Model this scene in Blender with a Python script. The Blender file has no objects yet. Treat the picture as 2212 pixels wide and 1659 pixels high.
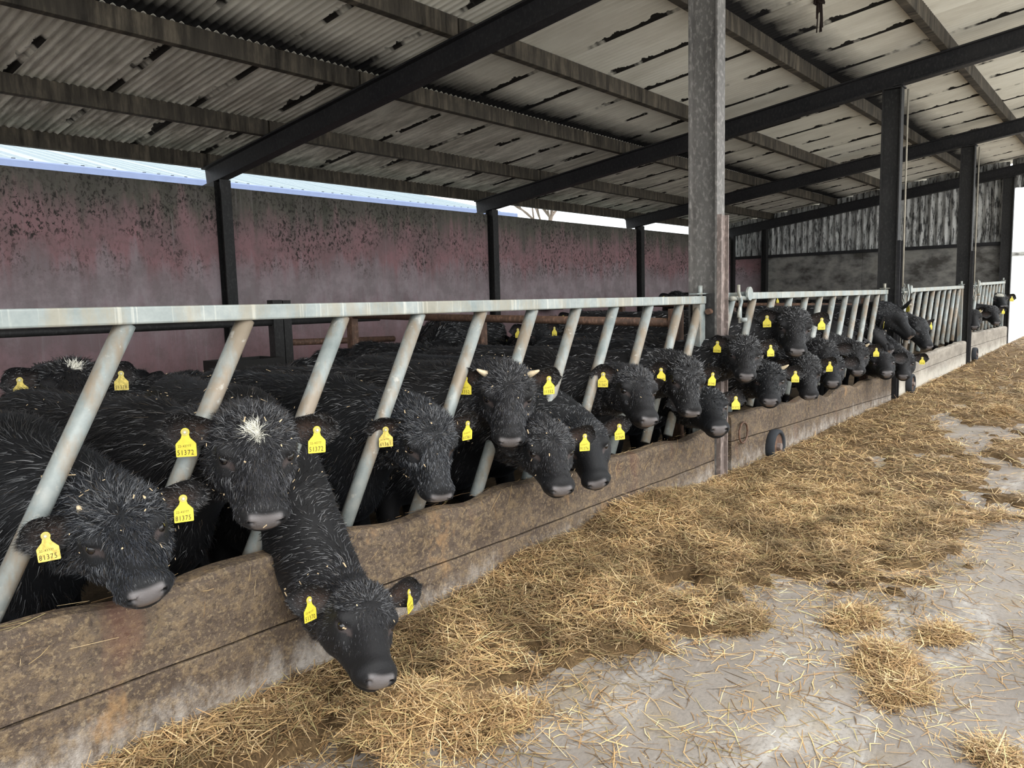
import bpy, math, random
import numpy as np
from mathutils import Matrix, Vector

scene = bpy.context.scene
C = scene.collection
rng = np.random.default_rng(7)
random.seed(7)

# ------------------------------------------------------------------ camera
F_PX = 1649.33
YAW, PITCH, ROLL = math.radians(39.645), math.radians(6.383), math.radians(1.5248)
CAM = np.array([0.0, -2.3176, 1.3415])
_f = np.array([math.cos(YAW)*math.cos(PITCH), math.sin(YAW)*math.cos(PITCH), -math.sin(PITCH)])
_r = np.array([math.sin(YAW), -math.cos(YAW), 0.0])
_d = np.cross(_f, _r)
RGT = math.cos(ROLL)*_r + math.sin(ROLL)*_d
DWN = -math.sin(ROLL)*_r + math.cos(ROLL)*_d
FWD = _f
cd = bpy.data.cameras.new('camera')
cam = bpy.data.objects.new('camera', cd)
C.objects.link(cam)
cd.sensor_width = 36.0
cd.sensor_fit = 'HORIZONTAL'
cd.lens = F_PX / 2212.0 * 36.0
cd.clip_start, cd.clip_end = 0.05, 2000
m = Matrix.Identity(4)
for i in range(3):
    m[i][0] = RGT[i]; m[i][1] = -DWN[i]; m[i][2] = -FWD[i]; m[i][3] = CAM[i]
cam.matrix_world = m
scene.camera = cam

# ------------------------------------------------------------------ world: overcast sky
w = bpy.data.worlds.new('overcast_sky')
scene.world = w
w.use_nodes = True
nt = w.node_tree
nt.nodes.clear()
out = nt.nodes.new('ShaderNodeOutputWorld')
bg = nt.nodes.new('ShaderNodeBackground')
bg.inputs['Color'].default_value = (0.93, 0.97, 1.0, 1)
bg.inputs['Strength'].default_value = 1.35
nt.links.new(bg.outputs[0], out.inputs[0])
sd = bpy.data.lights.new('veiled_sun', 'SUN')
sd.energy = 1.7
sd.angle = math.radians(60)
sd.color = (1.0, 0.97, 0.92)
sun = bpy.data.objects.new('veiled_sun', sd)
C.objects.link(sun)
_sv = Vector((0.25, 1.0, -1.05)).normalized()
sun.rotation_euler = _sv.to_track_quat('-Z', 'Y').to_euler()

vs = scene.view_settings
vs.view_transform = 'Standard'
vs.look = 'None'
vs.gamma = 1.0
vs.use_curve_mapping = False
vs.exposure = 0.9

# ------------------------------------------------------------------ helpers
X0, BAY = 4.905, 4.8
WALL_Y, WALL_Z = 6.06, 2.73
GABLE_X = X0 + 3*BAY

def gz(x):
    return 0.0055*(x - X0)

def ray(u, v):
    return RGT*(u-1106)/F_PX + DWN*(v-829.5)/F_PX + FWD

def on_y(u, v, y):
    r = ray(u, v)
    return CAM + r*(y-CAM[1])/r[1]

def on_z(u, v, z):
    r = ray(u, v)
    return CAM + r*(z-CAM[2])/r[2]

def nrm(a):
    a = np.asarray(a, float)
    return a/np.linalg.norm(a)

class MB:
    """collects verts and faces, builds one mesh object"""
    def __init__(self):
        self.v = []; self.f = []; self.mi = []
    def add(self, vs_, fs, mi=0):
        o = len(self.v)
        self.v.extend([tuple(map(float, p)) for p in vs_])
        self.f.extend([tuple(i+o for i in f) for f in fs])
        self.mi.extend([mi]*len(fs))
        return self
    def box(self, x0, x1, y0, y1, z0, z1, mi=0):
        return self.add([(x0,y0,z0),(x1,y0,z0),(x1,y1,z0),(x0,y1,z0),(x0,y0,z1),(x1,y0,z1),(x1,y1,z1),(x0,y1,z1)],
                        [(3,2,1,0),(4,5,6,7),(0,1,5,4),(1,2,6,5),(2,3,7,6),(3,0,4,7)], mi)
    def beam(self, a, b, w_, h_, up=(0,0,1), mi=0):
        a = np.array(a, float); b = np.array(b, float); d = nrm(b-a); s = nrm(np.cross(d, up)); n = np.cross(s, d)
        vs_ = []
        for p in (a, b):
            for sx, sz in ((-1,-1),(1,-1),(1,1),(-1,1)):
                vs_.append(p + s*sx*w_/2 + n*sz*h_/2)
        return self.add(vs_, [(3,2,1,0),(4,5,6,7),(0,1,5,4),(1,2,6,5),(2,3,7,6),(3,0,4,7)], mi)
    def tube(self, pts, r, seg=10, mi=0, cap=True):
        pts = [np.array(p, float) for p in pts]; n = len(pts)
        rs = r if hasattr(r, '__len__') else [r]*n
        vs_ = []; prev = None
        for i, p in enumerate(pts):
            d = nrm(pts[min(i+1, n-1)] - pts[max(i-1, 0)])
            if prev is None:
                s = np.cross(d, (0,0,1) if abs(d[2]) < .9 else (1,0,0))
            else:
                s = prev - d*np.dot(prev, d)
            s = nrm(s); prev = s; t = np.cross(d, s)
            for k in range(seg):
                a = 2*math.pi*k/seg
                vs_.append(p + rs[i]*(s*math.cos(a) + t*math.sin(a)))
        fs = []
        for i in range(n-1):
            for k in range(seg):
                k2 = (k+1) % seg
                fs.append((i*seg+k, i*seg+k2, (i+1)*seg+k2, (i+1)*seg+k))
        if cap:
            fs.append(tuple(range(seg-1, -1, -1))); fs.append(tuple((n-1)*seg+k for k in range(seg)))
        return self.add(vs_, fs, mi)
    def prism(self, poly, o, ex, ey, en, t, mi=0):
        """polygon in plane (ex,ey) at o, extruded by t along en"""
        o, ex, ey, en = [np.array(q, float) for q in (o, ex, ey, en)]
        n = len(poly)
        vs_ = [o+ex*x+ey*y for x, y in poly] + [o+ex*x+ey*y+en*t for x, y in poly]
        fs = [tuple(range(n-1, -1, -1)), tuple(range(n, 2*n))] + [(i, (i+1) % n, n+(i+1) % n, n+i) for i in range(n)]
        return self.add(vs_, fs, mi)
    def mesh(self, name, mats, smooth=False, bevel=0):
        me = bpy.data.meshes.new(name)
        me.from_pydata(self.v, [], self.f)
        for mm in (mats if isinstance(mats, (list, tuple)) else [mats]):
            me.materials.append(mm)
        if any(self.mi):
            me.polygons.foreach_set('material_index', self.mi)
        if smooth:
            me.shade_smooth()
        me.update()
        return me
    def build(self, name, mats, parent=None, smooth=False, loc=None, bevel=0):
        o = bpy.data.objects.new(name, self.mesh(name, mats, smooth))
        if loc is not None:
            o.location = loc
        return link(o, parent, bevel)

def link(o, parent=None, bevel=0):
    C.objects.link(o)
    if parent is not None:
        o.parent = parent
    if bevel:
        bv = o.modifiers.new('bevel', 'BEVEL'); bv.width = bevel; bv.segments = 2; bv.limit_method = 'ANGLE'
    return o

def np_mesh(name, V, quads=None, tris=None, mats=(), mi=None, smooth=True, colors=None):
    me = bpy.data.meshes.new(name)
    V = np.ascontiguousarray(V, np.float32)
    parts = []; starts = []; tot = 0; cnts = []
    for arr, k in ((quads, 4), (tris, 3)):
        if arr is not None and len(arr):
            arr = np.asarray(arr, np.int32)
            parts.append(arr.ravel()); starts.append(tot + np.arange(len(arr))*k); tot += arr.size; cnts.append(np.full(len(arr), k))
    li = np.concatenate(parts).astype(np.int32); ls = np.concatenate(starts).astype(np.int32)
    me.vertices.add(len(V)); me.vertices.foreach_set('co', V.ravel())
    me.loops.add(len(li)); me.loops.foreach_set('vertex_index', li)
    me.polygons.add(len(ls)); me.polygons.foreach_set('loop_start', ls)
    me.update(calc_edges=True)
    for mm in mats:
        me.materials.append(mm)
    if mi is not None:
        me.polygons.foreach_set('material_index', np.asarray(mi, np.int32))
    if colors is not None:
        ca = me.color_attributes.new('tint', 'FLOAT_COLOR', 'POINT')
        ca.data.foreach_set('color', np.ascontiguousarray(colors, np.float32).ravel())
    if smooth:
        me.shade_smooth()
    me.update()
    return me

def tag(o, label, cat=None, group=None, kind=None):
    o['label'] = label
    if cat: o['category'] = cat
    if group: o['group'] = group
    if kind: o['kind'] = kind
    return o

def empty(name, loc=(0,0,0), rz=0, parent=None):
    o = bpy.data.objects.new(name, None)
    o.empty_display_size = .1
    o.location = loc; o.rotation_euler = (0, 0, rz)
    return link(o, parent)

# ------------------------------------------------------------------ materials
class NT:
    def __init__(self, name):
        self.m = bpy.data.materials.new(name); self.m.use_nodes = True
        self.t = self.m.node_tree; self.n = self.t.nodes; self.l = self.t.links
        self.b = self.n['Principled BSDF']
    def node(self, typ, **kw):
        nd = self.n.new(typ)
        for k, v in kw.items():
            setattr(nd, k, v)
        return nd
    def coord(self, scale=(1,1,1), kind='Object'):
        tc = self.node('ShaderNodeTexCoord'); mp = self.node('ShaderNodeMapping')
        mp.inputs['Scale'].default_value = scale
        self.l.new(tc.outputs[kind], mp.inputs['Vector'])
        return mp.outputs[0]
    def world(self, scale=(1,1,1)):
        g = self.node('ShaderNodeNewGeometry'); mp = self.node('ShaderNodeMapping')
        mp.inputs['Scale'].default_value = scale
        self.l.new(g.outputs['Position'], mp.inputs['Vector'])
        return mp.outputs[0]
    def noise(self, vec, scale=5, detail=4, rough=.6, dist=0):
        nd = self.node('ShaderNodeTexNoise')
        nd.inputs['Scale'].default_value = scale; nd.inputs['Detail'].default_value = detail
        nd.inputs['Roughness'].default_value = rough; nd.inputs['Distortion'].default_value = dist
        self.l.new(vec, nd.inputs['Vector'])
        return nd.outputs['Fac']
    def ramp(self, fac, stops):
        nd = self.node('ShaderNodeValToRGB'); e = nd.color_ramp.elements
        while len(e) < len(stops): e.new(.5)
        for el, (p, c) in zip(e, stops):
            el.position = p
            el.color = (c, c, c, 1) if not hasattr(c, '__len__') else tuple(c)+(1,)
        self.l.new(fac, nd.inputs[0])
        return nd.outputs[0]
    def mix(self, fac, a, b, mode='MIX'):
        nd = self.node('ShaderNodeMix', data_type='RGBA', blend_type=mode)
        for s, v in ((nd.inputs[0], fac), (nd.inputs[6], a), (nd.inputs[7], b)):
            if hasattr(v, 'is_output') or isinstance(v, bpy.types.NodeSocket): self.l.new(v, s)
            elif hasattr(v, '__len__'): s.default_value = tuple(v)+((1,) if len(v) == 3 else ())
            else: s.default_value = v
        return nd.outputs[2]
    def math(self, op, a, b=0.0):
        nd = self.node('ShaderNodeMath', operation=op)
        for s, v in ((nd.inputs[0], a), (nd.inputs[1], b)):
            if isinstance(v, bpy.types.NodeSocket): self.l.new(v, s)
            else: s.default_value = v
        return nd.outputs[0]
    def sep(self, vec):
        nd = self.node('ShaderNodeSeparateXYZ'); self.l.new(vec, nd.inputs[0])
        return nd.outputs
    def bump(self, fac, strength=.3, dist=.01):
        nd = self.node('ShaderNodeBump'); nd.inputs['Strength'].default_value = strength; nd.inputs['Distance'].default_value = dist
        self.l.new(fac, nd.inputs['Height']); self.l.new(nd.outputs[0], self.b.inputs['Normal'])
    def done(self, col=None, rough=.7, spec=.4, metal=0):
        if col is not None:
            if isinstance(col, bpy.types.NodeSocket): self.l.new(col, self.b.inputs['Base Color'])
            else: self.b.inputs['Base Color'].default_value = tuple(col)+(1,)
        if isinstance(rough, bpy.types.NodeSocket): self.l.new(rough, self.b.inputs['Roughness'])
        else: self.b.inputs['Roughness'].default_value = rough
        self.b.inputs['Specular IOR Level'].default_value = spec
        self.b.inputs['Metallic'].default_value = metal
        return self.m

def plain(name, col, rough=.6, spec=.4, metal=0, var=.25, scale=8):
    t = NT(name); f = t.noise(t.coord(), scale, 4)
    dk = tuple(c*(1-var) for c in col); lt = tuple(min(1, c*(1+var)) for c in col)
    return t.done(t.ramp(f, [(.3, dk), (.7, lt)]), rough, spec, metal)

def mat_concrete_floor():
    t = NT('concrete_floor'); v = t.world()
    a = t.noise(v, 1.3, 6, .65); b = t.noise(v, 60, 3, .7); c = t.noise(t.world((1, 3.5, 1)), 1.1, 5, .7, .6)
    col = t.ramp(a, [(.3, (.18, .158, .136)), (.5, (.25, .221, .193)), (.75, (.32, .288, .252))])
    col = t.mix(t.math('MULTIPLY', t.ramp(c, [(.52, 0), (.68, 1)]), .75), col, (.52, .495, .46))
    d = t.noise(t.world((1, 1.6, 1)), 2.7, 5, .7)
    col = t.mix(t.math('MULTIPLY', t.ramp(d, [(.52, 0), (.66, 1)]), .6), col, (.27, .215, .14))
    col = t.mix(t.math('MULTIPLY', t.ramp(b, [(.35, 1), (.5, 0)]), .5), col, (.17, .155, .14))
    t.bump(b, .35, .006)
    return t.done(col, .75, .35)

def mat_pen_floor():
    t = NT('pen_bedding'); v = t.world(); a = t.noise(v, 5, 6, .7)
    t.bump(a, .6, .03)
    return t.done(t.ramp(a, [(.3, (.05, .038, .025)), (.7, (.14, .10, .06))]), .85, .3)

def mat_wall():
    t = NT('painted_wall'); v = t.world(); xyz = t.sep(v)
    drip = t.noise(t.world((3.2, 1, .28)), 2.2, 6, .65)
    big = t.noise(v, .9, 4)
    z = t.math('ADD', xyz[2], t.math('MULTIPLY', t.math('SUBTRACT', drip, .5), 1.1))
    z = t.math('ADD', z, t.math('MULTIPLY', t.math('SUBTRACT', big, .5), .5))
    zz = t.math('DIVIDE', z, 3.0)
    base = t.ramp(zz, [(.10, (.30, .155, .16)), (.34, (.34, .235, .25)), (.48, (.43, .36, .375)), (.58, (.38, .295, .31)), (.66, (.37, .21, .22)), (.76, (.31, .195, .20)), (.85, (.135, .128, .105)), (.93, (.085, .085, .068))])
    blot = t.noise(v, 2.6, 5, .7)
    base = t.mix(t.math('MULTIPLY', t.ramp(blot, [(.42, 1), (.58, 0)]), .4), base, (.16, .135, .13))
    fine = t.noise(t.world((1.4, 1, .9)), 20, 6, .75, .4)
    band = t.ramp(t.math('DIVIDE', xyz[2], 3.0), [(.54, .1), (.63, 1), (.9, 1)])
    spk = t.math('MULTIPLY', t.ramp(fine, [(.51, 0), (.57, 1)]), t.math('MULTIPLY', band, t.ramp(t.noise(v, 1.7, 4, .6), [(.38, .1), (.55, 1)])))
    col = t.mix(spk, base, (.045, .04, .036))
    streak = t.ramp(t.noise(t.world((14, 1, .35)), 2, 4, .6), [(.62, 0), (.72, 1)])
    col = t.mix(t.math('MULTIPLY', streak, .3), col, (.42, .38, .37))
    t.bump(fine, .3, .01)
    return t.done(col, .85, .2)

def mat_block_wall():
    t = NT('grey_concrete_wall'); v = t.world()
    a = t.noise(t.world((1, 1, 1.6)), 2.4, 6, .65); b = t.noise(v, 30, 3)
    col = t.ramp(a, [(.36, (.08, .075, .067)), (.5, (.20, .193, .18)), (.62, (.30, .29, .26)), (.8, (.18, .17, .15))])
    t.bump(b, .3, .006)
    return t.done(col, .85, .2)

def mat_sheet():
    """fibre cement roof sheet: local x across, y up the slope (0 = lower end)"""
    t = NT('fibre_cement_sheet'); v = t.coord(); xyz = t.sep(v)
    oi = t.node('ShaderNodeObjectInfo'); rnd = oi.outputs['Random']
    g = t.node('ShaderNodeNewGeometry')
    wp = t.sep(g.outputs['Position'])
    comb = t.node('ShaderNodeCombineXYZ'); t.l.new(xyz[0], comb.inputs[0]); t.l.new(xyz[1], comb.inputs[1]); t.l.new(t.math('MULTIPLY', rnd, 37.0), comb.inputs[2])
    def mp(sc):
        m_ = t.node('ShaderNodeMapping'); m_.inputs['Scale'].default_value = sc; t.l.new(comb.outputs[0], m_.inputs[0]); return m_.outputs[0]
    tone = t.noise(mp((2, .8, 1)), 1.6, 4)
    col = t.ramp(tone, [(.3, (.66, .63, .55)), (.55, (.79, .765, .68)), (.75, (.84, .82, .74))])
    col = t.mix(t.math('MULTIPLY', rnd, .22), col, (.50, .455, .38))
    # brown water streaks running down the slope
    st = t.ramp(t.noise(mp((20, .9, 1)), 1.4, 5, .6), [(.54, 0), (.74, 1)])
    old = t.ramp(wp[1], [(.0, 0), (1.0, 1)])
    mr = t.node('ShaderNodeMapRange'); mr.inputs[1].default_value = 2.2; mr.inputs[2].default_value = 5.8; t.l.new(wp[1], mr.inputs[0])
    age = mr.outputs[0]
    col = t.mix(t.math('MULTIPLY', st, t.math('ADD', .12, t.math('MULTIPLY', age, .65))), col, (.13, .10, .065))
    mould = t.ramp(t.noise(mp((5, .7, 1)), 2.0, 6, .7), [(.40, 0), (.58, 1)])
    col = t.mix(t.math('MULTIPLY', mould, t.math('MULTIPLY', age, .65)), col, (.10, .088, .068))
    # black lap stains along one side edge, broken up lengthwise
    lapw = t.math('MULTIPLY', t.noise(mp((2, 4, 1)), 1.4, 4), .15)
    lap = t.math('LESS_THAN', t.math('ADD', xyz[0], .40), lapw)
    brk = t.ramp(t.noise(mp((.4, 1.5, 1)), 1.1, 4), [(.44, 0), (.50, 1)])
    col = t.mix(t.math('MULTIPLY', lap, brk), col, (.022, .02, .018))
    # near-black band above the end lap, fading raggedly up the slope
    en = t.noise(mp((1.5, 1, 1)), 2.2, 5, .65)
    end_band = t.math('ADD', xyz[1], t.math('MULTIPLY', t.math('SUBTRACT', en, .5), .30))
    sm = t.node('ShaderNodeMapRange'); sm.inputs[1].default_value = .62; sm.inputs[2].default_value = .20; sm.inputs[3].default_value = 0; sm.inputs[4].default_value = 1; t.l.new(end_band, sm.inputs[0])
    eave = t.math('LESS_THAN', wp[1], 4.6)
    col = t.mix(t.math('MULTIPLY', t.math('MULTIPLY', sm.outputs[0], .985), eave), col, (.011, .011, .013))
    return t.done(col, .85, .15)

def mat_dark_steel(name, a, b, sc=3):
    t = NT(name); v = t.world((1, 1, .6)); f = t.noise(v, sc, 6, .7); g = t.noise(v, 40, 3)
    col = t.ramp(f, [(.3, a), (.7, b)])
    col = t.mix(t.math('MULTIPLY', t.ramp(g, [(.5, 0), (.7, 1)]), .5), col, tuple(min(1, c*2.2) for c in b))
    t.bump(g, .15, .003)
    return t.done(col, .6, .35)

def mat_purlin():
    t = NT('weathered_purlin'); f = t.noise(t.world((9, 1, 1.2)), 1.6, 6, .7); g = t.noise(t.world((1, 1, 1)), 3, 4)
    col = t.ramp(f, [(.34, (.022, .019, .016)), (.5, (.065, .056, .044)), (.68, (.145, .122, .092))])
    col = t.mix(t.math('MULTIPLY', t.ramp(g, [(.45, 0), (.6, 1)]), .6), col, (.05, .044, .036))
    t.bump(f, .4, .01)
    return t.done(col, .85, .2)

def mat_galv():
    t = NT('galvanised_steel'); v = t.world(); f = t.noise(v, 9, 5, .7)
    col = t.ramp(f, [(.3, (.18, .21, .205)), (.55, (.275, .30, .29)), (.75, (.37, .375, .35))])
    r = t.noise(t.world((5, 5, 1.6)), 1.7, 5, .65)
    rust = t.math('MULTIPLY', t.ramp(r, [(.45, 0), (.60, 1)]), .7)
    col = t.mix(rust, col, (.25, .175, .105))
    d = t.ramp(t.noise(v, 30, 3), [(.62, 0), (.7, 1)])
    col = t.mix(t.math('MULTIPLY', d, .5), col, (.52, .50, .45))
    t.bump(f, .1, .002)
    return t.done(col, .5, .5, .1)

def mat_galv_rail():
    t = NT('galvanised_rail'); v = t.world(); f = t.noise(v, 7, 5, .7)
    col = t.ramp(f, [(.3, (.19, .225, .222)), (.55, (.285, .315, .305)), (.75, (.38, .40, .375))])
    s = t.ramp(t.noise(t.world((26, 1, .6)), 1.6, 4, .6), [(.56, 0), (.66, 1)])
    col = t.mix(t.math('MULTIPLY', s, .7), col, (.54, .54, .49))
    g = t.node('ShaderNodeNewGeometry'); n = t.sep(g.outputs['Normal'])
    r = t.ramp(t.noise(t.world((6, 6, 2)), 1.7, 5, .65), [(.45, 0), (.6, 1)])
    col = t.mix(t.math('MULTIPLY', r, .5), col, (.30, .25, .165))
    t.bump(f, .1, .002)
    return t.done(col, .5, .5, .1)

def mat_plank():
    t = NT('feed_plank_wood'); v = t.world(); xyz = t.sep(v)
    a = t.noise(t.world((1.2, 1, 3)), 2.2, 6, .7); b = t.noise(v, 26, 5, .75)
    col = t.ramp(a, [(.3, (.055, .038, .028)), (.5, (.098, .071, .052)), (.72, (.15, .112, .078))])
    col = t.mix(t.math('MULTIPLY', t.ramp(b, [(.48, 0), (.62, 1)]), .6), col, (.235, .165, .092))
    sp = t.ramp(t.noise(v, 75, 4, .7), [(.54, 0), (.62, 1)])
    col = t.mix(t.math('MULTIPLY', sp, .55), col, (.30, .225, .135))
    cr = t.ramp(t.noise(v, 48, 4, .7), [(.36, 1), (.45, 0)])
    col = t.mix(t.math('MULTIPLY', cr, .6), col, (.035, .025, .02))
    og = t.ramp(t.noise(t.world((2.0, 1, 1.5)), 1.9, 5, .7), [(.60, 0), (.68, 1)])
    col = t.mix(t.math('MULTIPLY', og, .65), col, (.33, .20, .095))
    red = t.ramp(t.noise(t.world((2.2, 1, .7)), 1.6, 4, .6), [(.6, 0), (.72, 1)])
    col = t.mix(t.math('MULTIPLY', red, .4), col, (.15, .055, .033))
    z = t.math('ADD', xyz[2], t.math('MULTIPLY', t.math('SUBTRACT', t.noise(t.world((2, 1, 1)), 3.5, 6, .75), .5), .34))
    lime = t.node('ShaderNodeMapRange'); lime.inputs[1].default_value = .19; lime.inputs[2].default_value = .07; t.l.new(z, lime.inputs[0])
    spl = t.ramp(t.noise(t.world((1.5, 1, .8)), 12, 5, .75), [(.36, 0), (.58, 1)])
    col = t.mix(t.math('MULTIPLY', t.math('MULTIPLY', lime.outputs[0], spl), .75), col, (.44, .40, .355))
    t.bump(b, .9, .012)
    return t.done(col, .72, .35)

def mat_plank_grey():
    t = NT('grey_plank_wood'); v = t.world(); xyz = t.sep(v)
    a = t.noise(t.world((1.2, 1, 3)), 2.2, 6, .7); b = t.noise(v, 20, 5, .75)
    col = t.ramp(a, [(.3, (.17, .15, .125)), (.5, (.27, .24, .20)), (.72, (.38, .345, .29))])
    col = t.mix(t.math('MULTIPLY', t.ramp(b, [(.55, 0), (.66, 1)]), .5), col, (.10, .07, .05))
    z = t.math('ADD', xyz[2], t.math('MULTIPLY', t.math('SUBTRACT', t.noise(v, 4, 6, .75), .5), .3))
    lime = t.node('ShaderNodeMapRange'); lime.inputs[1].default_value = .26; lime.inputs[2].default_value = .12; t.l.new(z, lime.inputs[0])
    col = t.mix(t.math('MULTIPLY', lime.outputs[0], .6), col, (.6, .57, .5))
    t.bump(b, .4, .006)
    return t.done(col, .75, .3)

def mat_tint(name, rough=.7, spec=.3, transl=0):
    t = NT(name); a = t.node('ShaderNodeVertexColor'); a.layer_name = 'tint'
    return t.done(a.outputs[0], rough, spec)

M = {}
M['floor'] = mat_concrete_floor(); M['pen'] = mat_pen_floor(); M['wall'] = mat_wall(); M['block'] = mat_block_wall()
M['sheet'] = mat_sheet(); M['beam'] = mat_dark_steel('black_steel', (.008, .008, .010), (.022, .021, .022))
M['post'] = mat_dark_steel('dusty_post_steel', (.085, .08, .075), (.19, .18, .168), 2)
M['wpost'] = mat_dark_steel('wall_post_steel', (.012, .012, .012), (.03, .029, .028))
M['purlin'] = mat_purlin(); M['galv'] = mat_galv(); M['rail'] = mat_galv_rail(); M['plank'] = mat_plank(); M['plank2'] = mat_plank_grey()
M['rust'] = mat_dark_steel('rusty_brown_steel', (.06, .034, .024), (.15, .085, .055), 5)
M['dust'] = mat_dark_steel('purplish_channel_steel', (.12, .095, .085), (.24, .195, .175), 4)
M['rubber'] = plain('tyre_rubber', (.03, .034, .04), .8, .3)
def mat_hide():
    t = NT('cattle_hide'); a = t.node('ShaderNodeVertexColor'); a.layer_name = 'tint'
    rg = t.math('SUBTRACT', .62, t.math('MULTIPLY', a.outputs[1], .34))
    n = t.noise(t.coord(), 170, 3, .6)
    t.bump(n, .35, .003)
    m_ = t.done(a.outputs[0], rg, .24)
    t.b.inputs['Sheen Weight'].default_value = .04; t.b.inputs['Sheen Roughness'].default_value = .4
    t.b.inputs['Sheen Tint'].default_value = (.75, .85, 1, 1)
    return m_
M['coat'] = mat_hide()
M['fur'] = mat_tint('black_fur', .38, .8)
M['nose'] = None
M['yellow'] = plain('yellow_tag_plastic', (.66, .55, .05), .45, .45, var=.12, scale=40)
M['yellow2'] = plain('dirty_yellow_tag', (.66, .52, .12), .55, .4, var=.4, scale=60)
M['ink'] = plain('tag_ink', (.05, .035, .02), .7, .2)
M['stud'] = plain('tag_stud', (.50, .43, .13), .4, .5)
M['horn'] = plain('horn', (.55, .45, .30), .45, .45, var=.3, scale=30)
M['eye'] = plain('eye_dark', (.006, .005, .006), .06, .9, var=.1)
M['lid'] = plain('eyelid_skin', (.085, .065, .065), .5, .4)
M['inner'] = plain('inner_ear_skin', (.055, .032, .024), .65, .3, var=.5, scale=25)
M['hoof'] = plain('hoof', (.02, .018, .016), .6, .4)
def mat_nose():
    t = NT('bare_nose_skin'); v = t.coord(); a = t.noise(v, 160, 3, .6); b = t.noise(v, 14, 4)
    col = t.ramp(b, [(.35, (.07, .065, .068)), (.55, (.12, .11, .11)), (.72, (.17, .12, .09))])
    t.bump(a, .5, .002)
    return t.done(col, .32, .7)
M['nose'] = mat_nose()
M['hay'] = mat_tint('hay_stalks', .55, .4)
def mat_haybase():
    t = NT('matted_hay'); v = t.world(); a = t.noise(t.world((1, 1, 1)), 3, 6, .7); b = t.noise(t.world((3, 1, 1)), 45, 6, .8, 1.0)
    col = t.ramp(a, [(.3, (.17, .105, .05)), (.55, (.27, .175, .085)), (.75, (.35, .245, .125))])
    col = t.mix(t.math('MULTIPLY', t.ramp(b, [(.4, 1), (.55, 0)]), .7), col, (.07, .045, .022))
    t.bump(b, .9, .02)
    return t.done(col, .8, .2)
M['haybase'] = mat_haybase()
def mat_gable():
    t = NT('gable_cladding_metal'); f = t.noise(t.world((1, 2.2, 1.2)), 2.4, 6, .7); g = t.noise(t.world((1, 5, .7)), 5, 5, .7)
    col = t.ramp(f, [(.32, (.25, .25, .24)), (.55, (.55, .55, .53)), (.75, (.72, .72, .69))])
    col = t.mix(t.math('MULTIPLY', t.ramp(g, [(.5, 0), (.58, 1)]), .9), col, (.02, .02, .02))
    return t.done(col, .6, .3)
M['gable'] = mat_gable()
M['bluesheet'] = plain('pale_blue_roof_metal', (.215, .265, .29), .5, .4, var=.06)
M['gutter'] = plain('pale_blue_gutter', (.17, .22, .36), .45, .4, var=.06)
M['white'] = plain('white_render', (.75, .75, .72), .8, .2, var=.08)
M['grass'] = plain('hill_grass', (.19, .235, .22), .9, .1, var=.2, scale=.02)
M['bark'] = plain('pale_bark', (.20, .16, .13), .9, .1)
M['leaf'] = plain('hedge_leaf', (.10, .16, .05), .8, .2, var=.5)
M['twine'] = plain('old_dark_twine', (.025, .018, .016), .9, .1)
M['rope'] = plain('grey_rope', (.36, .33, .27), .85, .2)
M['yard'] = plain('pale_bounce_concrete', (.66, .64, .60), .8, .3, var=.12, scale=.7)  # kept pale so the unseen front yard bounces light under the roof
M['trough'] = plain('dark_trough_metal', (.018, .017, .016), .6, .3)

# ------------------------------------------------------------------ structure: floor and walls
def grid_mesh(name, xs, ys, zf, mats):
    V = np.array([(x, y, zf(x, y)) for y in ys for x in xs]); nx = len(xs)
    Q = [(j*nx+i, j*nx+i+1, (j+1)*nx+i+1, (j+1)*nx+i) for j in range(len(ys)-1) for i in range(nx-1)]
    return np_mesh(name, V, quads=Q, mats=mats)

o = link(bpy.data.objects.new('floor', grid_mesh('floor', np.linspace(-14, 19.5, 30), np.linspace(-3.6, 0.0, 5), lambda x, y: gz(x), [M['floor']])))
tag(o, 'stained grey concrete floor of the feed passage', kind='structure')
o = link(bpy.data.objects.new('floor_yard', grid_mesh('floor_yard', np.linspace(-60, 80, 29), np.linspace(-60, -3.6, 12), lambda x, y: gz(x), [M['yard']])))  # out of view, added as a pale reflector for the roof underside
tag(o, 'unseen concrete yard in front of the shed, made pale to bounce light', kind='structure')
o = link(bpy.data.objects.new('floor_apron', grid_mesh('floor_apron', np.linspace(19.5, 80, 22), np.linspace(-3.6, 12, 5), lambda x, y: gz(x), [M['yard']])))
tag(o, 'pale concrete apron beyond the open end of the shed', kind='structure')
o = link(bpy.data.objects.new('floor_pen', grid_mesh('floor_pen', np.linspace(-14, GABLE_X, 18), np.linspace(0.0, WALL_Y, 5), lambda x, y: gz(x)-.002, [M['pen']])))
tag(o, 'dark bedded pen floor behind the feed barrier', kind='structure')
o = link(bpy.data.objects.new('ground_outside', grid_mesh('ground_outside', np.linspace(-60, 160, 12), np.linspace(WALL_Y+.3, 160, 8), lambda x, y: -.3, [M['grass']])))
tag(o, 'green ground beyond the back wall', kind='structure')

wb = empty('wall_back', (X0, WALL_Y, 0)); tag(wb, 'pink painted concrete back wall with black mould along its top', kind='structure')
for k in range(-2, 3):
    xa = k*BAY + .075; xb = (k+1)*BAY - .075
    MB().box(xa, xb, .03, .23, -.1, WALL_Z + .006*k).build('wall_panel', M['wall'], wb, bevel=.012)

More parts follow.
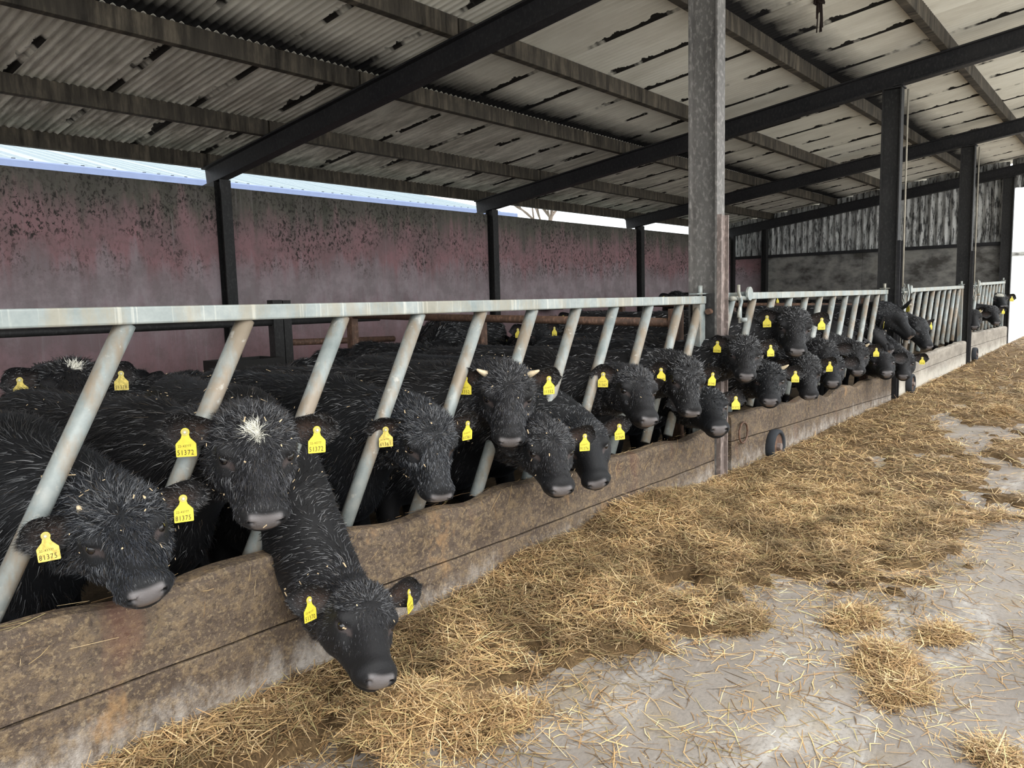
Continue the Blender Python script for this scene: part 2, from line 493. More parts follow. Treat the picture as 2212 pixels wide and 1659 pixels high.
wg = empty('wall_end', (GABLE_X, 0, 0)); tag(wg, 'end wall of grey concrete below corrugated metal sheets', kind='structure')
for (ya, yb, mt) in ((.09, 2.9, 'block'), (2.9, 5.21, 'block'), (5.21, WALL_Y+.2, 'wall')):
    MB().box(.10, .30, ya, yb, -.1, 2.20).build('concrete_panel', M[mt], wg, bevel=.01)
MB().box(.04, .34, .1, WALL_Y, 2.20, 2.27).build('wall_capping', M['beam'], wg)
def corrugated(width, length, pitch, amp, thick, seg=8, axis='x'):
    n = int(round(width/pitch*seg)); mb = MB(); V = []
    for j in range(2):
        y = length*j
        for i in range(n+1):
            x = -width/2 + width*i/n; z = amp*math.cos(2*math.pi*x/pitch)
            V.append((x, y, z))
    for j in range(2):
        y = length*j
        for i in range(n+1):
            x = -width/2 + width*i/n; z = amp*math.cos(2*math.pi*x/pitch)
            V.append((x, y, z+thick))
    n1 = n+1; fs = []
    for i in range(n):
        fs.append((i, n1+i, n1+i+1, i+1)); fs.append((2*n1+i, 2*n1+i+1, 3*n1+i+1, 3*n1+i))
    mb.add(V, fs)
    for j in range(2):          # end faces with vertices of their own, so shading stays crisp
        Ve = V[j*n1:(j+1)*n1] + V[(2+j)*n1:(3+j)*n1]
        mb.add(Ve, [((i, i+1, n1+i+1, n1+i) if j == 0 else (i, n1+i, n1+i+1, i+1)) for i in range(n)])
    return mb
SL = .132
def beam_z(y):   # underside of the rafters
    return 2.80 + (6.05 - y)*SL
ang = math.atan(SL)
gm = corrugated(.8, 1.0, .146, .028, .004, 6).mesh('gable_sheet', M['gable'], smooth=True)
yy = .02
while yy < WALL_Y:
    w_ = .8; yc = yy + w_/2
    o = bpy.data.objects.new('cladding_sheet', gm)
    o.matrix_basis = Matrix.Translation((.21, yc, 2.25)) @ Matrix(((0, 0, -1, 0), (1, 0, 0, 0), (0, 1, 0, 0), (0, 0, 0, 1))).to_4x4() @ Matrix.Diagonal((1, beam_z(yc)+.40-2.25, 1, 1))
    link(o, wg); yy += w_ - .02
yy = -.82
while yy > -2.6:
    yc = yy+.4
    o = bpy.data.objects.new('cladding_sheet', gm)
    o.matrix_basis = Matrix.Translation((.21, yc, 3.38)) @ Matrix(((0, 0, -1, 0), (1, 0, 0, 0), (0, 1, 0, 0), (0, 0, 0, 1))).to_4x4() @ Matrix.Diagonal((1, beam_z(yc)+.40-3.38, 1, 1))
    link(o, wg); yy -= .78

# ------------------------------------------------------------------ roof
ce = empty('ceiling', (X0, WALL_Y, 3)); ce.location = (0, 0, 0)
tag(ce, 'sloping shed roof of corrugated sheets on dark steel rafters and purlins', kind='structure')
PUR = [6.34, 5.04, 3.51, 2.22, .72, -.55, -2.06]
XA, XB = -6.32, GABLE_X + .25
PB = .215   # purlin bottom above rafter underside
for i, y in enumerate(PUR):
    h_ = .165
    zc = beam_z(y) + PB
    for k in range(-2, 3):
        xa = X0 + k*BAY + .01; xb = X0 + (k+1)*BAY - .01
        if k == 2: xb += .2
        mb = MB(); mb.box(xa, xb, y, y+.085, zc, zc+h_)
        mb.build('purlin', M['purlin'], ce, bevel=.006)
for k in range(-1, 4):
    x = X0 + k*BAY
    ya, yb = 6.39, -2.35
    for dz, w_, h_ in ((.006, .115, .014), (.11, .012, .2), (.212, .115, .014)):
        pass
    mb = MB()
    for dz, w_, h_ in ((.008, .125, .016), (.108, .014, .19), (.208, .125, .016)):
        mb.beam((x, ya, beam_z(ya)+dz), (x, yb, beam_z(yb)+dz), w_, h_)
    rf = mb.build('rafter', M['beam'], ce)
sh_len = [(PUR[0]+.12, PUR[2]+.01), (PUR[2]+.1, PUR[4]+.01), (PUR[4]+.1, PUR[6]-.12)]
sheets = []
for (ya, yb) in sh_len:
    L_ = (ya-yb)/math.cos(ang)
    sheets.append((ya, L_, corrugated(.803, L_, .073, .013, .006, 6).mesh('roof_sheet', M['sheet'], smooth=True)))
xi = XA
while xi < XB - .2:
    xc = xi + .4
    for r_, (ya, L_, me) in enumerate(sheets):
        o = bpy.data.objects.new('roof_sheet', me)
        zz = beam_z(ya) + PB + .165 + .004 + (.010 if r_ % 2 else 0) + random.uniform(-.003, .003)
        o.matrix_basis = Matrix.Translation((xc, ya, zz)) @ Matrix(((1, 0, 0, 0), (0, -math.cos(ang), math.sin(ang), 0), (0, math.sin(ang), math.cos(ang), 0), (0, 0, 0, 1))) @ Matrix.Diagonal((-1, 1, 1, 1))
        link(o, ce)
    xi += .80

# ------------------------------------------------------------------ steel posts
def i_section(mb, x, y, z0, z1, dy, wx, tf=.014, tw=.012):
    mb.box(x-wx/2, x+wx/2, y-dy/2, y-dy/2+tf, z0, z1); mb.box(x-wx/2, x+wx/2, y+dy/2-tf, y+dy/2, z0, z1)
    mb.box(x-tw/2, x+tw/2, y-dy/2+tf, y+dy/2-tf, z0, z1)
    return mb
post_lab = ['broad dusty steel post standing at the left end of the barrier', 'broad dusty steel post nearest the camera, between first and second gates',
            'dark steel post between the second and third feed gates', 'dark steel post between the third and fourth feed gates', 'last dark steel post at the open end of the shed']
POSTS = []
for k in range(-1, 4):
    x = X0 + k*BAY
    t = empty('steel_post', (x, .0, gz(x)))
    tag(t, post_lab[k+1], 'post', 'front row of roof posts')
    i_section(MB(), 0, 0, -.05, beam_z(.0)-gz(x)+.001, .205, .12).build('column', M['post'] if k < 1 else M['wpost'], t)
    MB().box(-.075, .075, -.12, .12, beam_z(.0)-gz(x)-.02, beam_z(.0)-gz(x)-.005).build('cap_plate', M['beam'], t)
    POSTS.append(t)
    # channel bolted on the passage side that carries the next gate
    if k >= 0 and k < 3:
        ch = MB(); ch.box(-.058, .058, -.112, -.1035, -.02, 1.86); ch.box(-.058, -.048, -.135, -.112, -.02, 1.86); ch.box(.048, .058, -.135, -.112, -.02, 1.86)
        ch.build('gate_channel', M['dust'] if k == 0 else M['beam'], t)
        if k == 0:
            MB().box(-.066, -.061, -.09, .02, -.02, 1.34).build('mounting_plate', M['wpost'], t)
            for z in (.50, .62, .74, .86, 1.22):
                MB().tube([(-.064, -.06, z), (-.105, -.06, z)], .02, 10).build('bolt', M['rust'], t, smooth=False)
        else:
            MB().tube([(.07, -.14, 1.33), (.068, -.14, 2.3), (.064, -.14, beam_z(.0)-gz(x)-.03)], .010, 8).build('drop_rod', M['rope'], t, smooth=True)
        # chain
        for q in range(7 if k else 0):
            z = 1.34 - .042*q; mb = MB(); pts = []
            for a in np.linspace(0, 2*math.pi, 9)[:-1]:
                dx, dz = .011*math.cos(a), .026*math.sin(a)
                pts.append((.085+(dx if q % 2 else 0), -.150+(0 if q % 2 else dx), z+dz))
            mb.tube(pts+[pts[0]], .0045, 5, cap=False).build('chain_link', M['rail'], t, smooth=True)
wl = ['wall post nearest the left edge, carrying the first rafter', 'narrow black wall post behind the first rafter end on the pink wall', 'narrow black wall post under the middle rafter end', 'narrow black wall post behind the broad front post', 'black corner post where the pink wall meets the end wall']
for k in range(-1, 4):
    x = X0 + k*BAY
    t = MB()
    i_section(t, 0, 0, -.05, beam_z(6.06), .16, .13)
    o = t.build('wall_post', M['wpost'], None, loc=(x - (.08 if k == 3 else 0), WALL_Y, 0))
    tag(o, wl[k+1], 'post', 'posts along the back wall')
o = i_section(MB(), 0, 0, -.05, beam_z(5.2)-.0, .13, .16).build('gable_post', M['wpost'], None, loc=(GABLE_X+.0, 5.21, 0))
tag(o, 'black intermediate post standing against the end wall', 'post')

# ------------------------------------------------------------------ feed barrier gates
def gate(xa, xb, zl, zr, bars, top, seam, bot, label, mat, dips=(), wheel=None, latch=None, ybar=.0):
    """zl, zr: rail top height at both ends; top/seam/bot: plank edge heights (left, right)"""
    t = empty('feed_gate', (xa, 0, gz(xa))); g0 = gz(xa)
    tag(t, label, 'feed gate', 'slanted-bar feed gates')
    Lx = xb - xa
    def lerp(p, x): return p[0] + (p[1]-p[0])*x/Lx
    R = (zl-g0, zr-g0)
    # top rail
    mb = MB(); mb.beam((0, 0, R[0]-.026), (Lx, 0, R[1]-.026), .075, .052)
    mb.build('top_rail', M['rail'], t, bevel=.006)
    # bars
    for bx in bars:
        x1 = bx - xa; z1 = lerp(R, x1)-.05; x0_ = x1 - (z1-.47)*.545
        z0_ = .47
        if x0_ < .03: z0_ = z1 - (x1-.03)/.545; x0_ = .03
        MB().tube([(x1, 0, z1), (x0_, ybar, z0_-g0*0)], .0295, 12, cap=True).build('diagonal_bar', M['galv'], t, smooth=True)
    # end uprights
    MB().box(Lx-.075, Lx-.0, -.03, .03, .05, R[1]-.05).build('end_upright', M['galv'], t, bevel=.005)
    MB().tube([(.03, 0, .05), (.03, 0, R[0]-.05)], .03, 12).build('end_upright', M['galv'], t, smooth=True)
    # planks
    def plank(name, pt, pb, y0, y1, rnd, dip):
        nx = int(Lx/.04)+1; secs = []
        for i in range(nx+1):
            x = Lx*i/nx; zt = lerp(pt, x)-g0; zb = lerp(pb, x)-g0
            if dip:
                for (dx, dd, dw) in dips: zt -= dd*math.exp(-((x+xa-dx)/dw)**2)
                zt += .006*math.sin(x*5.1+1)+.004*math.sin(x*13.7)
                e = rnd*(1+.35*math.sin(x*3.3+.6))
            else: e = .006
            wob = .004*math.sin(x*4.3)+.002*math.sin(x*17)
            sec = [(x, y0+wob, zb), (x, y0+wob, zt-e), (x, y0+wob+e*.12, zt-e*.45), (x, y0+wob+e*.45, zt-e*.12), (x, y0+e, zt), (x, y1-.012, zt+ (.002 if dip else 0)), (x, y1, zt-.015), (x, y1, zb)]
            secs.append(sec)
        V = [p for s in secs for p in s]; k = 8; fs = []
        for i in range(nx):
            for j in range(k):
                j2 = (j+1) % k
                fs.append((i*k+j, (i+1)*k+j, (i+1)*k+j2, i*k+j2))
        fs.append(tuple(range(k))); fs.append(tuple(nx*k+j for j in range(k-1, -1, -1)))
        mb = MB(); mb.add(V, fs)
        return mb.build(name, mat, t, smooth=False)
    plank('plank', top, (seam[0]+.004, seam[1]+.004), -.10, -.022, .03, True)
    plank('plank', (seam[0]-.004, seam[1]-.004), bot, -.102, -.03, .006, False)
    if wheel is not None:
        wx, wz, wr = wheel
        wt = empty('wheel', (wx-xa, -.132, wz-g0), parent=t)
        mb = MB(); n = 28; pr = [(-.032, wr*.74), (-.04, wr*.86), (-.03, wr*.97), (0, wr), (.03, wr*.97), (.04, wr*.86), (.032, wr*.74)]
        V = []; fs = []
        for i in range(n):
            a = 2*math.pi*i/n
            for (yy_, rr) in pr: V.append((rr*math.cos(a), yy_, rr*math.sin(a)))
        k = len(pr)
        for i in range(n):
            for j in range(k):
                fs.append((i*k+j, ((i+1) % n)*k+j, ((i+1) % n)*k+(j+1) % k, i*k+(j+1) % k))
        mb.add(V, fs); mb.build('tyre', M['rubber'], wt, smooth=True)
        MB().tube([(0, -.02, 0), (0, .02, 0)], wr*.78, 24).build('rim', M['rust'], wt)
        MB().tube([(0, -.05, 0), (0, .03, 0)], wr*.2, 12).build('hub', M['dust'], wt)
    if latch:
        lt = empty('latch', (.03, 0, R[0]), parent=t)
        MB().tube([(-.17, -.155, -.04), (.10, -.155, -.04)], .017, 10).build('bolt_bar', M['rail'], lt, smooth=True)
        mb = MB(); mb.tube([(.085, -.185, -.01), (.085, -.170, -.01)], .048, 20); mb.tube([(.085, -.17, -.01), (.085, -.03, -.02)], .018, 10); mb.build('round_plate', M['rail'], lt)
        mb = MB(); mb.tube([(-.12, -.185, .05), (-.13, -.19, .0), (-.08, -.19, -.06), (-.12, -.19, -.13), (-.13, -.19, -.17)], .012, 8); mb.build('hook', M['rail'], lt, smooth=True)
        MB().box(-.06, -.025, -.17, -.16, -.21, -.03).build('strap', M['galv'], lt)
        MB().tube([(-.04, -.16, -.19), (-.04, -.21, -.19)], .017, 10).build('stub', M['galv'], lt, smooth=True)
    else:
        pass
    # hinge pin at the right end
    hp = empty('hinge', (Lx, 0, R[1]), parent=t)
    MB().box(-.12, .10, -.03, .03, .012, .020).build('hinge_plate', M['rail'], hp)
    MB().tube([(-.02, 0, .0), (-.02, 0, .07)], .016, 12).build('hinge_pin', M['rail'], hp, smooth=True)
    return t

g1 = gate(.17, 4.83, 1.353, 1.324, [.62, 1.018, 1.41, 1.81, 2.205, 2.592, 2.97, 3.347, 3.72, 4.117, 4.512, 4.80], (.536, .425), (.278, .205), (.01, .0),
     'long feed gate nearest the camera with rust-flecked slanted bars', M['plank'],
     dips=[(1.56, .035, .10), (.93, .018, .14), (2.0, .02, .16), (2.42, .03, .15), (2.86, .012, .14), (3.3, .03, .16), (3.9, .02, .2), (4.4, .03, .15)])
b2 = [5.32+.393*i for i in range(12)]
g2 = gate(5.1, 9.58, 1.342, 1.329, [x for x in b2 if x < 9.5], (.472, .355), (.288, .115), (.02, .02),
     'second feed gate with a heavy latch and a half-hidden black wheel', M['plank'],
     dips=[(6.4, .03, .2), (7.3, .05, .2), (8.2, .03, .2), (9.0, .02, .2)], wheel=(5.86, .135, .135), latch=True)
g3 = gate(9.92, 14.35, 1.333, 1.36, [10.2+.393*i for i in range(11)], (.455, .465), (.27, .27), (.02, .03),
     'third feed gate with greyed planks and a black wheel at its near end', M['plank2'], dips=[(10.6, .02, .2)], wheel=(10.36, .165, .125), latch=True)
g4 = gate(14.75, 19.1, 1.392, 1.432, [15.0+.393*i for i in range(11)], (.56, .49), (.33, .28), (.05, .06),
     'farthest feed gate beside the open end of the shed', M['plank2'], dips=[], wheel=(14.98, .19, .12), latch=True)
# ring on the second gate's plank
rg = empty('tether_ring', (0, 0, 0), parent=g2)
pts = [(.17+.075*math.cos(a), -.118, .33+.075*math.sin(a)) for a in np.linspace(0, 2*math.pi, 17)]
MB().tube(pts, .008, 6, cap=False).build('ring', M['rust'], rg, smooth=True)

# ------------------------------------------------------------------ inside the pen: divider rails, trough, boxes
def divider(x, y1, label, posts, lower=True):
    t = empty('pen_divider', (x, 0, 0)); tag(t, label, 'pen rail')
    MB().tube([(0, .2, 1.14), (0, y1, 1.215)], .032, 12).build('rail', M['rust'], t, smooth=True)
    MB().tube([(0, .2, .72), (0, y1, .78)], .026, 10).build('rail', M['rust'], t, smooth=True)
    for y in posts:
        MB().box(-.04, .04, y-.04, y+.04, 0, 1.24).build('rail_post', M['rust'], t)
    return t
divider(X0+.02, 3.85, 'rusty pipe divider running back into the pen from the broad post', (.24, 2.1, 3.83))
divider(X0+BAY, 3.6, 'rusty pipe divider running back from the second front post', (.24, 1.9, 3.6))
t = empty('creep_rail', (4.55, 4.5, 0)); tag(t, 'dark pipe rail and twin posts in front of the pink wall', 'pen rail')
MB().tube([(-6, 0, 1.19), (1.3, 0, 1.16)], .035, 10).build('rail', M['wpost'], t, smooth=True)
MB().tube([(.1, 0, .95), (1.6, .1, .9)], .035, 10).build('rail', M['rust'], t, smooth=True)
MB().box(-.12, -.01, -.05, .05, 0, 1.39).build('rail_post', M['wpost'], t)
MB().box(.0, .09, -.05, .05, 0, 1.385).build('rail_post', M['wpost'], t)
t = empty('water_trough', (4.15, 4.4, 0)); tag(t, 'black steel water trough beside the twin posts', 'trough')
mb = MB(); mb.box(-.42, .2, -.2, .2, .45, .5); mb.box(-.42, -.39, -.2, .2, .5, .83); mb.box(.17, .2, -.2, .2, .5, .83); mb.box(-.39, .17, -.2, -.17, .5, .83); mb.box(-.39, .17, .17, .2, .5, .83)
mb.build('tank', M['trough'], t)
for sx in (-.38, .16):
    MB().box(sx-.03, sx+.03, -.05, .05, 0, .45).build('leg', M['trough'], t)
for (u, v, lab) in ((1190, 655, 'small black drinker box on the pink wall past the middle wall post'), (1472, 637, 'small black drinker box on the pink wall left of the broad post')):
    p = on_y(u, v, WALL_Y-.12)
    t = empty('drinker', (p[0], WALL_Y+.03, p[2]-.02)); tag(t, lab, 'drinker', 'wall drinkers')
    MB().box(-.2, .18, -.30, 0, -.1, .06).build('bowl', M['trough'], t, bevel=.01)
    MB().box(-.2, .24, -.31, .0, .06, .075).build('lid', M['trough'], t)

# hanging twine
p = on_y(1770, -12, .1)
t = empty('twine_bundle', (p[0], p[1], p[2])); tag(t, 'tangled bundle of dark baler twine hanging from the roof', 'twine')
for i in range(9):
    l_ = random.uniform(.14, .33); a = random.uniform(0, 6.28); rr = random.uniform(.01, .035); pts = []
    for s in np.linspace(0, 1, 7):
        pts.append((rr*math.cos(a+s*2)*s*1.2+random.uniform(-.005, .005), rr*math.sin(a+s*2)*s, .35-(l_+.35)*s))
    MB().tube(pts, random.uniform(.004, .008), 6).build('strand', M['twine'], t, smooth=True)
mb = MB(); 
for i in range(3):
    pts = [(.035*math.cos(q*1.7+i*2), .035*math.sin(q*1.3+i), -.06-.02*math.sin(q*2.1+i)) for q in np.linspace(0, 6, 14)]
    mb.tube(pts, .009, 6)
mb.build('knot', M['twine'], t, smooth=True)

# ------------------------------------------------------------------ outside
t = empty('neighbour_shed', (0, 8.4, 0)); tag(t, 'neighbouring shed with a pale blue ribbed metal roof and gutter', 'building')
NX = (-6.0, 13.2)
GZ = 3.09
MB().box(NX[0], NX[1], .3, 12, 0, GZ).build('wall', M['white'], t)
MB().box(NX[0]-.1, NX[1]+.1, 0, .14, GZ-.02, GZ+.11).build('gutter', M['gutter'], t, bevel=.02)
pn = MB()
def ribbed(wd, ln):
    prof = [(0, 0), (.12, 0), (.14, .03), (.18, .03), (.20, 0), (.32, 0), (.34, .03), (.38, .03), (.40, 0), (.52, 0), (.54, .03), (.58, .03), (.60, 0), (.72, 0), (.74, .03), (.78, .03), (.80, 0), (1.0, 0)]
    V = [(x, 0, z) for x, z in prof]+[(x, ln, z) for x, z in prof]; n = len(prof)
    return MB().add(V, [(i, i+1, n+i+1, n+i) for i in range(n-1)])
rm = ribbed(1.0, 8.0).mesh('roof_panel', M['bluesheet'])
x = NX[0]
while x < NX[1]-.5:
    o = bpy.data.objects.new('roof_panel', rm)
    o.matrix_basis = Matrix.Translation((x, .08, GZ+.1)) @ Matrix.Rotation(math.radians(14), 4, 'X')
    link(o, t); x += 1.0
# hills
xs = np.linspace(-150, 420, 60); ys = np.linspace(120, 420, 16)
o = link(bpy.data.objects.new('hills', grid_mesh('hills', xs, ys, lambda x, y: -2+(66+12*math.sin(x*.013+1)+5*math.sin(x*.041))*max(0, (y-120)/300)**.8, [M['grass']])))
tag(o, 'pale distant hills behind the shed', kind='structure')
def bare_tree(loc, hgt, lab, seed):
    r = random.Random(seed); t = empty('bare_tree', loc); tag(t, lab, 'tree', 'bare trees outside')
    tr = MB(); br = MB()
    tr.tube([(0, 0, 0), (.1, 0, hgt*.25), (.05, .1, hgt*.45)], [hgt*.03, hgt*.022, hgt*.014], 8)
    def grow(p, d, l, rad, n):
        q = p + d*l
        br.tube([p, (p+q)/2+np.array([r.uniform(-.05, .05)*l for _ in range(3)]), q], [rad, rad*.8, rad*.55], 5, cap=False)
        if n == 0: return
        for _ in range(3):
            dd = nrm(d + np.array([r.uniform(-.8, .8), r.uniform(-.8, .8), r.uniform(-.3, .6)]))
            grow(q, dd, l*r.uniform(.6, .8), rad*.55, n-1)
    for _ in range(5):
        grow(np.array([.05, .1, hgt*.42]), nrm([r.uniform(-.7, .7), r.uniform(-.7, .7), 1]), hgt*.17, hgt*.012, 4)
    tr.build('trunk', M['bark'], t, smooth=True); br.build('branches', M['bark'], t, smooth=True)
bare_tree((62, 44, 0), 16, 'pale bare tree seen over the pink wall', 3)
bare_tree((58, -.9, 0), 6.2, 'bare tree beyond the open end of the shed', 5)
t = empty('yard_wall', (52, 0, 0)); tag(t, 'low pale wall across the yard beyond the shed', 'wall')
MB().box(0, .4, -14, 6, 0, 3.0).build('render', M['white'], t)
MB().box(-.1, .5, -14, 6, 3.0, 3.2).build('coping', M['block'], t)
def leaf_bush(loc, sx, sy, sz, n, lab, seed):
    r = np.random.default_rng(seed); P = r.normal(size=(n, 3)); P /= np.linalg.norm(P, axis=1)[:, None]; P *= r.uniform(.6, 1, (n, 1))
    P = P*np.array([sx, sy, sz])+np.array([0, 0, sz]); a = r.normal(size=(n, 3))*.16; b = r.normal(size=(n, 3))*.16
    V = np.concatenate([P-a, P+b, P+a, P-b]); Q = np.stack([np.arange(n), np.arange(n)+n, np.arange(n)+2*n, np.arange(n)+3*n], 1)
    t = link(bpy.data.objects.new('hedge_bush', np_mesh('hedge_bush', V, quads=Q, mats=[M['leaf']], smooth=False)))
    t.location = loc; tag(t, lab, 'bush')
leaf_bush((54.6, -.5, 2.6), .8, 2.2, .55, 700, 'green hedge showing over the pale yard wall', 2)
# ------------------------------------------------------------------ cattle
def smin(a, b, k):
    h = np.maximum(k-np.abs(a-b), 0)/k
    return np.minimum(a, b) - h*h*k*.25
def smax(a, b, k):
    return -smin(-a, -b, k)
def ell(p, c, r):
    q = p - np.array(c); r = np.array(r)
    k0 = np.sqrt(((q/r)**2).sum(-1))+1e-9; k1 = np.sqrt(((q/(r*r))**2).sum(-1))+1e-9
    return k0*(k0-1)/k1
def cone(p, a, b, r1, r2, sy=1.0):
    a = np.array(a, float); b = np.array(b, float)
    if sy != 1.0:
        sc = np.array([1, 1/sy, 1]); p = p*sc; a = a*sc; b = b*sc
    ba = b-a; t = np.clip(((p-a)@ba)/(ba@ba), 0, 1)
    return np.sqrt(((p-a-t[..., None]*ba)**2).sum(-1)) - (r1+(r2-r1)*t)

HSC = (.80, 1.15, 1.0)
def head_sdf(p):
    """x: poll to muzzle, y: across, z: out of the forehead. mirrored in y"""
    p = p.copy(); p[..., 1] = np.abs(p[..., 1])
    d = ell(p, (.085, 0, -.075), (.125, .098, .088))
    d = smin(d, ell(p, (.022, 0, -.045), (.055, .078, .052)), .05)
    d = smin(d, cone(p, (.13, 0, -.088), (.37, 0, -.070), .082, .050), .04)
    d = smin(d, cone(p, (.14, .0, -.03), (.375, 0, -.036), .046, .033, 1.1), .035)
    d = smin(d, ell(p, (.398, 0, -.062), (.055, .0665, .052)), .035)
    d = smin(d, cone(p, (.11, .052, -.165), (.36, .016, -.100), .050, .033), .05)
    d = smin(d, ell(p, (.135, .055, -.125), (.085, .042, .072)), .04)
    d = smin(d, ell(p, (.140, .082, -.026), (.038, .022, .020)), .03)      # brow
    d = smin(d, ell(p, (.195, .070, -.082), (.050, .018, .022)), .03)      # cheek bone
    d = smin(d, ell(p, (.395, 0, -.112), (.038, .036, .020)), .018)        # chin
    d = smin(d, ell(p, (.435, .034, -.046), (.018, .020, .022)), .015)     # nostril wing
    d = smax(d, -ell(p, (.168, .098, -.045), (.024, .014, .0135)), .010)    # eye socket
    d = smax(d, -np.minimum(cone(p, (.465, .036, -.040), (.42, .036, -.044), .0105, .007), cone(p, (.452, .026, -.060), (.452, .038, -.042), .004, .009)), .005)   # nostril
    mouth = np.maximum(np.abs(p[..., 2]+.094+.06*(p[..., 1])) - .0035, np.maximum(.35-p[..., 0], .0))
    d = smax(d, -np.maximum(mouth, -(d+.010)), .006)
    return d

def surface_nets(Fv, org, h):
    nx, ny, nz = Fv.shape; ins = Fv < 0
    cs = [(0,0,0),(1,0,0),(0,1,0),(1,1,0),(0,0,1),(1,0,1),(0,1,1),(1,1,1)]
    sl = lambda a, c: a[c[0]:nx-1+c[0], c[1]:ny-1+c[1], c[2]:nz-1+c[2]]
    cnt = sum(sl(ins, c).astype(np.int8) for c in cs)
    act = (cnt > 0) & (cnt < 8); idx = np.argwhere(act)
    vid = -np.ones(act.shape, np.int64); vid[act] = np.arange(len(idx))
    acc = np.zeros((len(idx), 3)); n = np.zeros(len(idx))
    for a, b in [(0,1),(2,3),(4,5),(6,7),(0,2),(1,3),(4,6),(5,7),(0,4),(1,5),(2,6),(3,7)]:
        ca = np.array(cs[a]); cb = np.array(cs[b]); ia = idx+ca; ib = idx+cb
        fa = Fv[ia[:,0], ia[:,1], ia[:,2]]; fb = Fv[ib[:,0], ib[:,1], ib[:,2]]
        cr = (fa < 0) != (fb < 0); t = np.where(cr, fa/np.where(cr, fa-fb, 1), 0)
        acc += np.where(cr[:, None], ca + t[:, None]*(cb-ca), 0); n += cr
    V = org + (idx + acc/n[:, None])*h
    quads = []
    for ax in range(3):
        o1, o2 = [(1, 2), (2, 0), (0, 1)][ax]
        s0 = [slice(None)]*3; s1 = [slice(None)]*3
        s0[ax] = slice(0, -1); s1[ax] = slice(1, None)
        for o_ in (o1, o2):
            s0[o_] = slice(1, -1); s1[o_] = slice(1, -1)
        A = ins[tuple(s0)]; B = ins[tuple(s1)]
        E_ = np.argwhere(A != B)
        if not len(E_): continue
        flip = A[E_[:,0], E_[:,1], E_[:,2]]
        E_[:, o1] += 1; E_[:, o2] += 1
        def cell(d1, d2):
            q = E_.copy(); q[:, o1] += d1; q[:, o2] += d2
            return vid[q[:,0], q[:,1], q[:,2]]
        q = np.stack([cell(-1,-1), cell(0,-1), cell(0,0), cell(-1,0)], 1)
        q[~flip] = q[~flip][:, ::-1]
        quads.append(q)
    return V, np.concatenate(quads)

def grid_eval(fn, lo, hi, h, batch=400000):
    ax = [np.arange(lo[i], hi[i]+h, h) for i in range(3)]
    G = np.stack(np.meshgrid(*ax, indexing='ij'), -1); sh = G.shape[:3]; P = G.reshape(-1, 3)
    out_ = np.concatenate([fn(P[i:i+batch]) for i in range(0, len(P), batch)])
    return out_.reshape(sh), np.array(lo, float)

def quad_info(V, Q):
    a, b, c, d = V[Q[:,0]], V[Q[:,1]], V[Q[:,2]], V[Q[:,3]]
    n = np.cross(c-a, d-b); A = np.linalg.norm(n, axis=1)*.5
    return n/(2*A[:, None]+1e-12), A

# glyphs for the ear tags
GLY = {}
for ch in '0123456789-':
    cu = bpy.data.curves.new('g', 'FONT'); cu.body = ch; cu.size = 1; cu.resolution_u = 2; cu.fill_mode = 'FRONT'
    ob = bpy.data.objects.new('g', cu); C.objects.link(ob)
    dg = bpy.context.evaluated_depsgraph_get(); me = ob.evaluated_get(dg).to_mesh()
    GLY[ch] = (np.array([v.co[:] for v in me.vertices]), [tuple(p.vertices) for p in me.polygons])
    ob.evaluated_get(dg).to_mesh_clear(); bpy.data.objects.remove(ob)

def text_mb(mb, s, size, x0, y0, z, wscale=1.0):
    x = x0
    for ch in s:
        V, Fc = GLY[ch]
        mb.add([(x+p[0]*size*wscale, y0+p[1]*size, z) for p in V], Fc)
        x += (.60 if ch != '1' else .56)*size*wscale
    return mb

TAGV = None
def tag_outline():
    pts = [(-.034, -.092), (-.036, -.089), (-.036, -.045), (-.0335, -.041), (-.016, -.022), (-.013, -.012)]
    arc = [(.0155*math.cos(a), .0155*math.sin(a)) for a in np.linspace(math.radians(215), math.radians(-35), 12)]
    return pts + arc + [(-x, y) for x, y in reversed(pts)]
TAGP = tag_outline()

def ear_tag(parent, pos, right, up, nrm_, num, herd, dirty, near, sc=1.0, back=False):
    """flag tag hanging from pos; right/up/nrm_ are its axes in the parent's frame"""
    right = nrm(right); nrm_ = nrm(nrm_); up = np.cross(nrm_, right)
    e = empty('ear_tag', (0, 0, 0), parent=parent)
    mt = Matrix.Identity(4)
    for i in range(3):
        mt[i][0] = right[i]*sc; mt[i][1] = up[i]*sc; mt[i][2] = nrm_[i]*sc; mt[i][3] = pos[i]
    e.matrix_basis = mt
    MB().prism(TAGP, (0, 0, 0), (1, 0, 0), (0, 1, 0), (0, 0, 1), .0022).build('tag_plate', M['yellow2'] if dirty else M['yellow'], e)
    mb = MB(); mb.tube([(0, 0, .002), (0, 0, .0045)], .0125, 16, mi=0); mb.tube([(0, 0, .004), (0, 0, .008)], .0048, 10, mi=1)
    mb.build('stud', [M['stud'], M['pin']], e)
    if num:
        mb = text_mb(MB(), num, .027, -.032, -.085, .0028, .76)
        if herd and near:
            text_mb(mb, herd, .0125, -.028, -.056, .0028, .78)
        mb.build('tag_number', M['ink'], e)
    return e

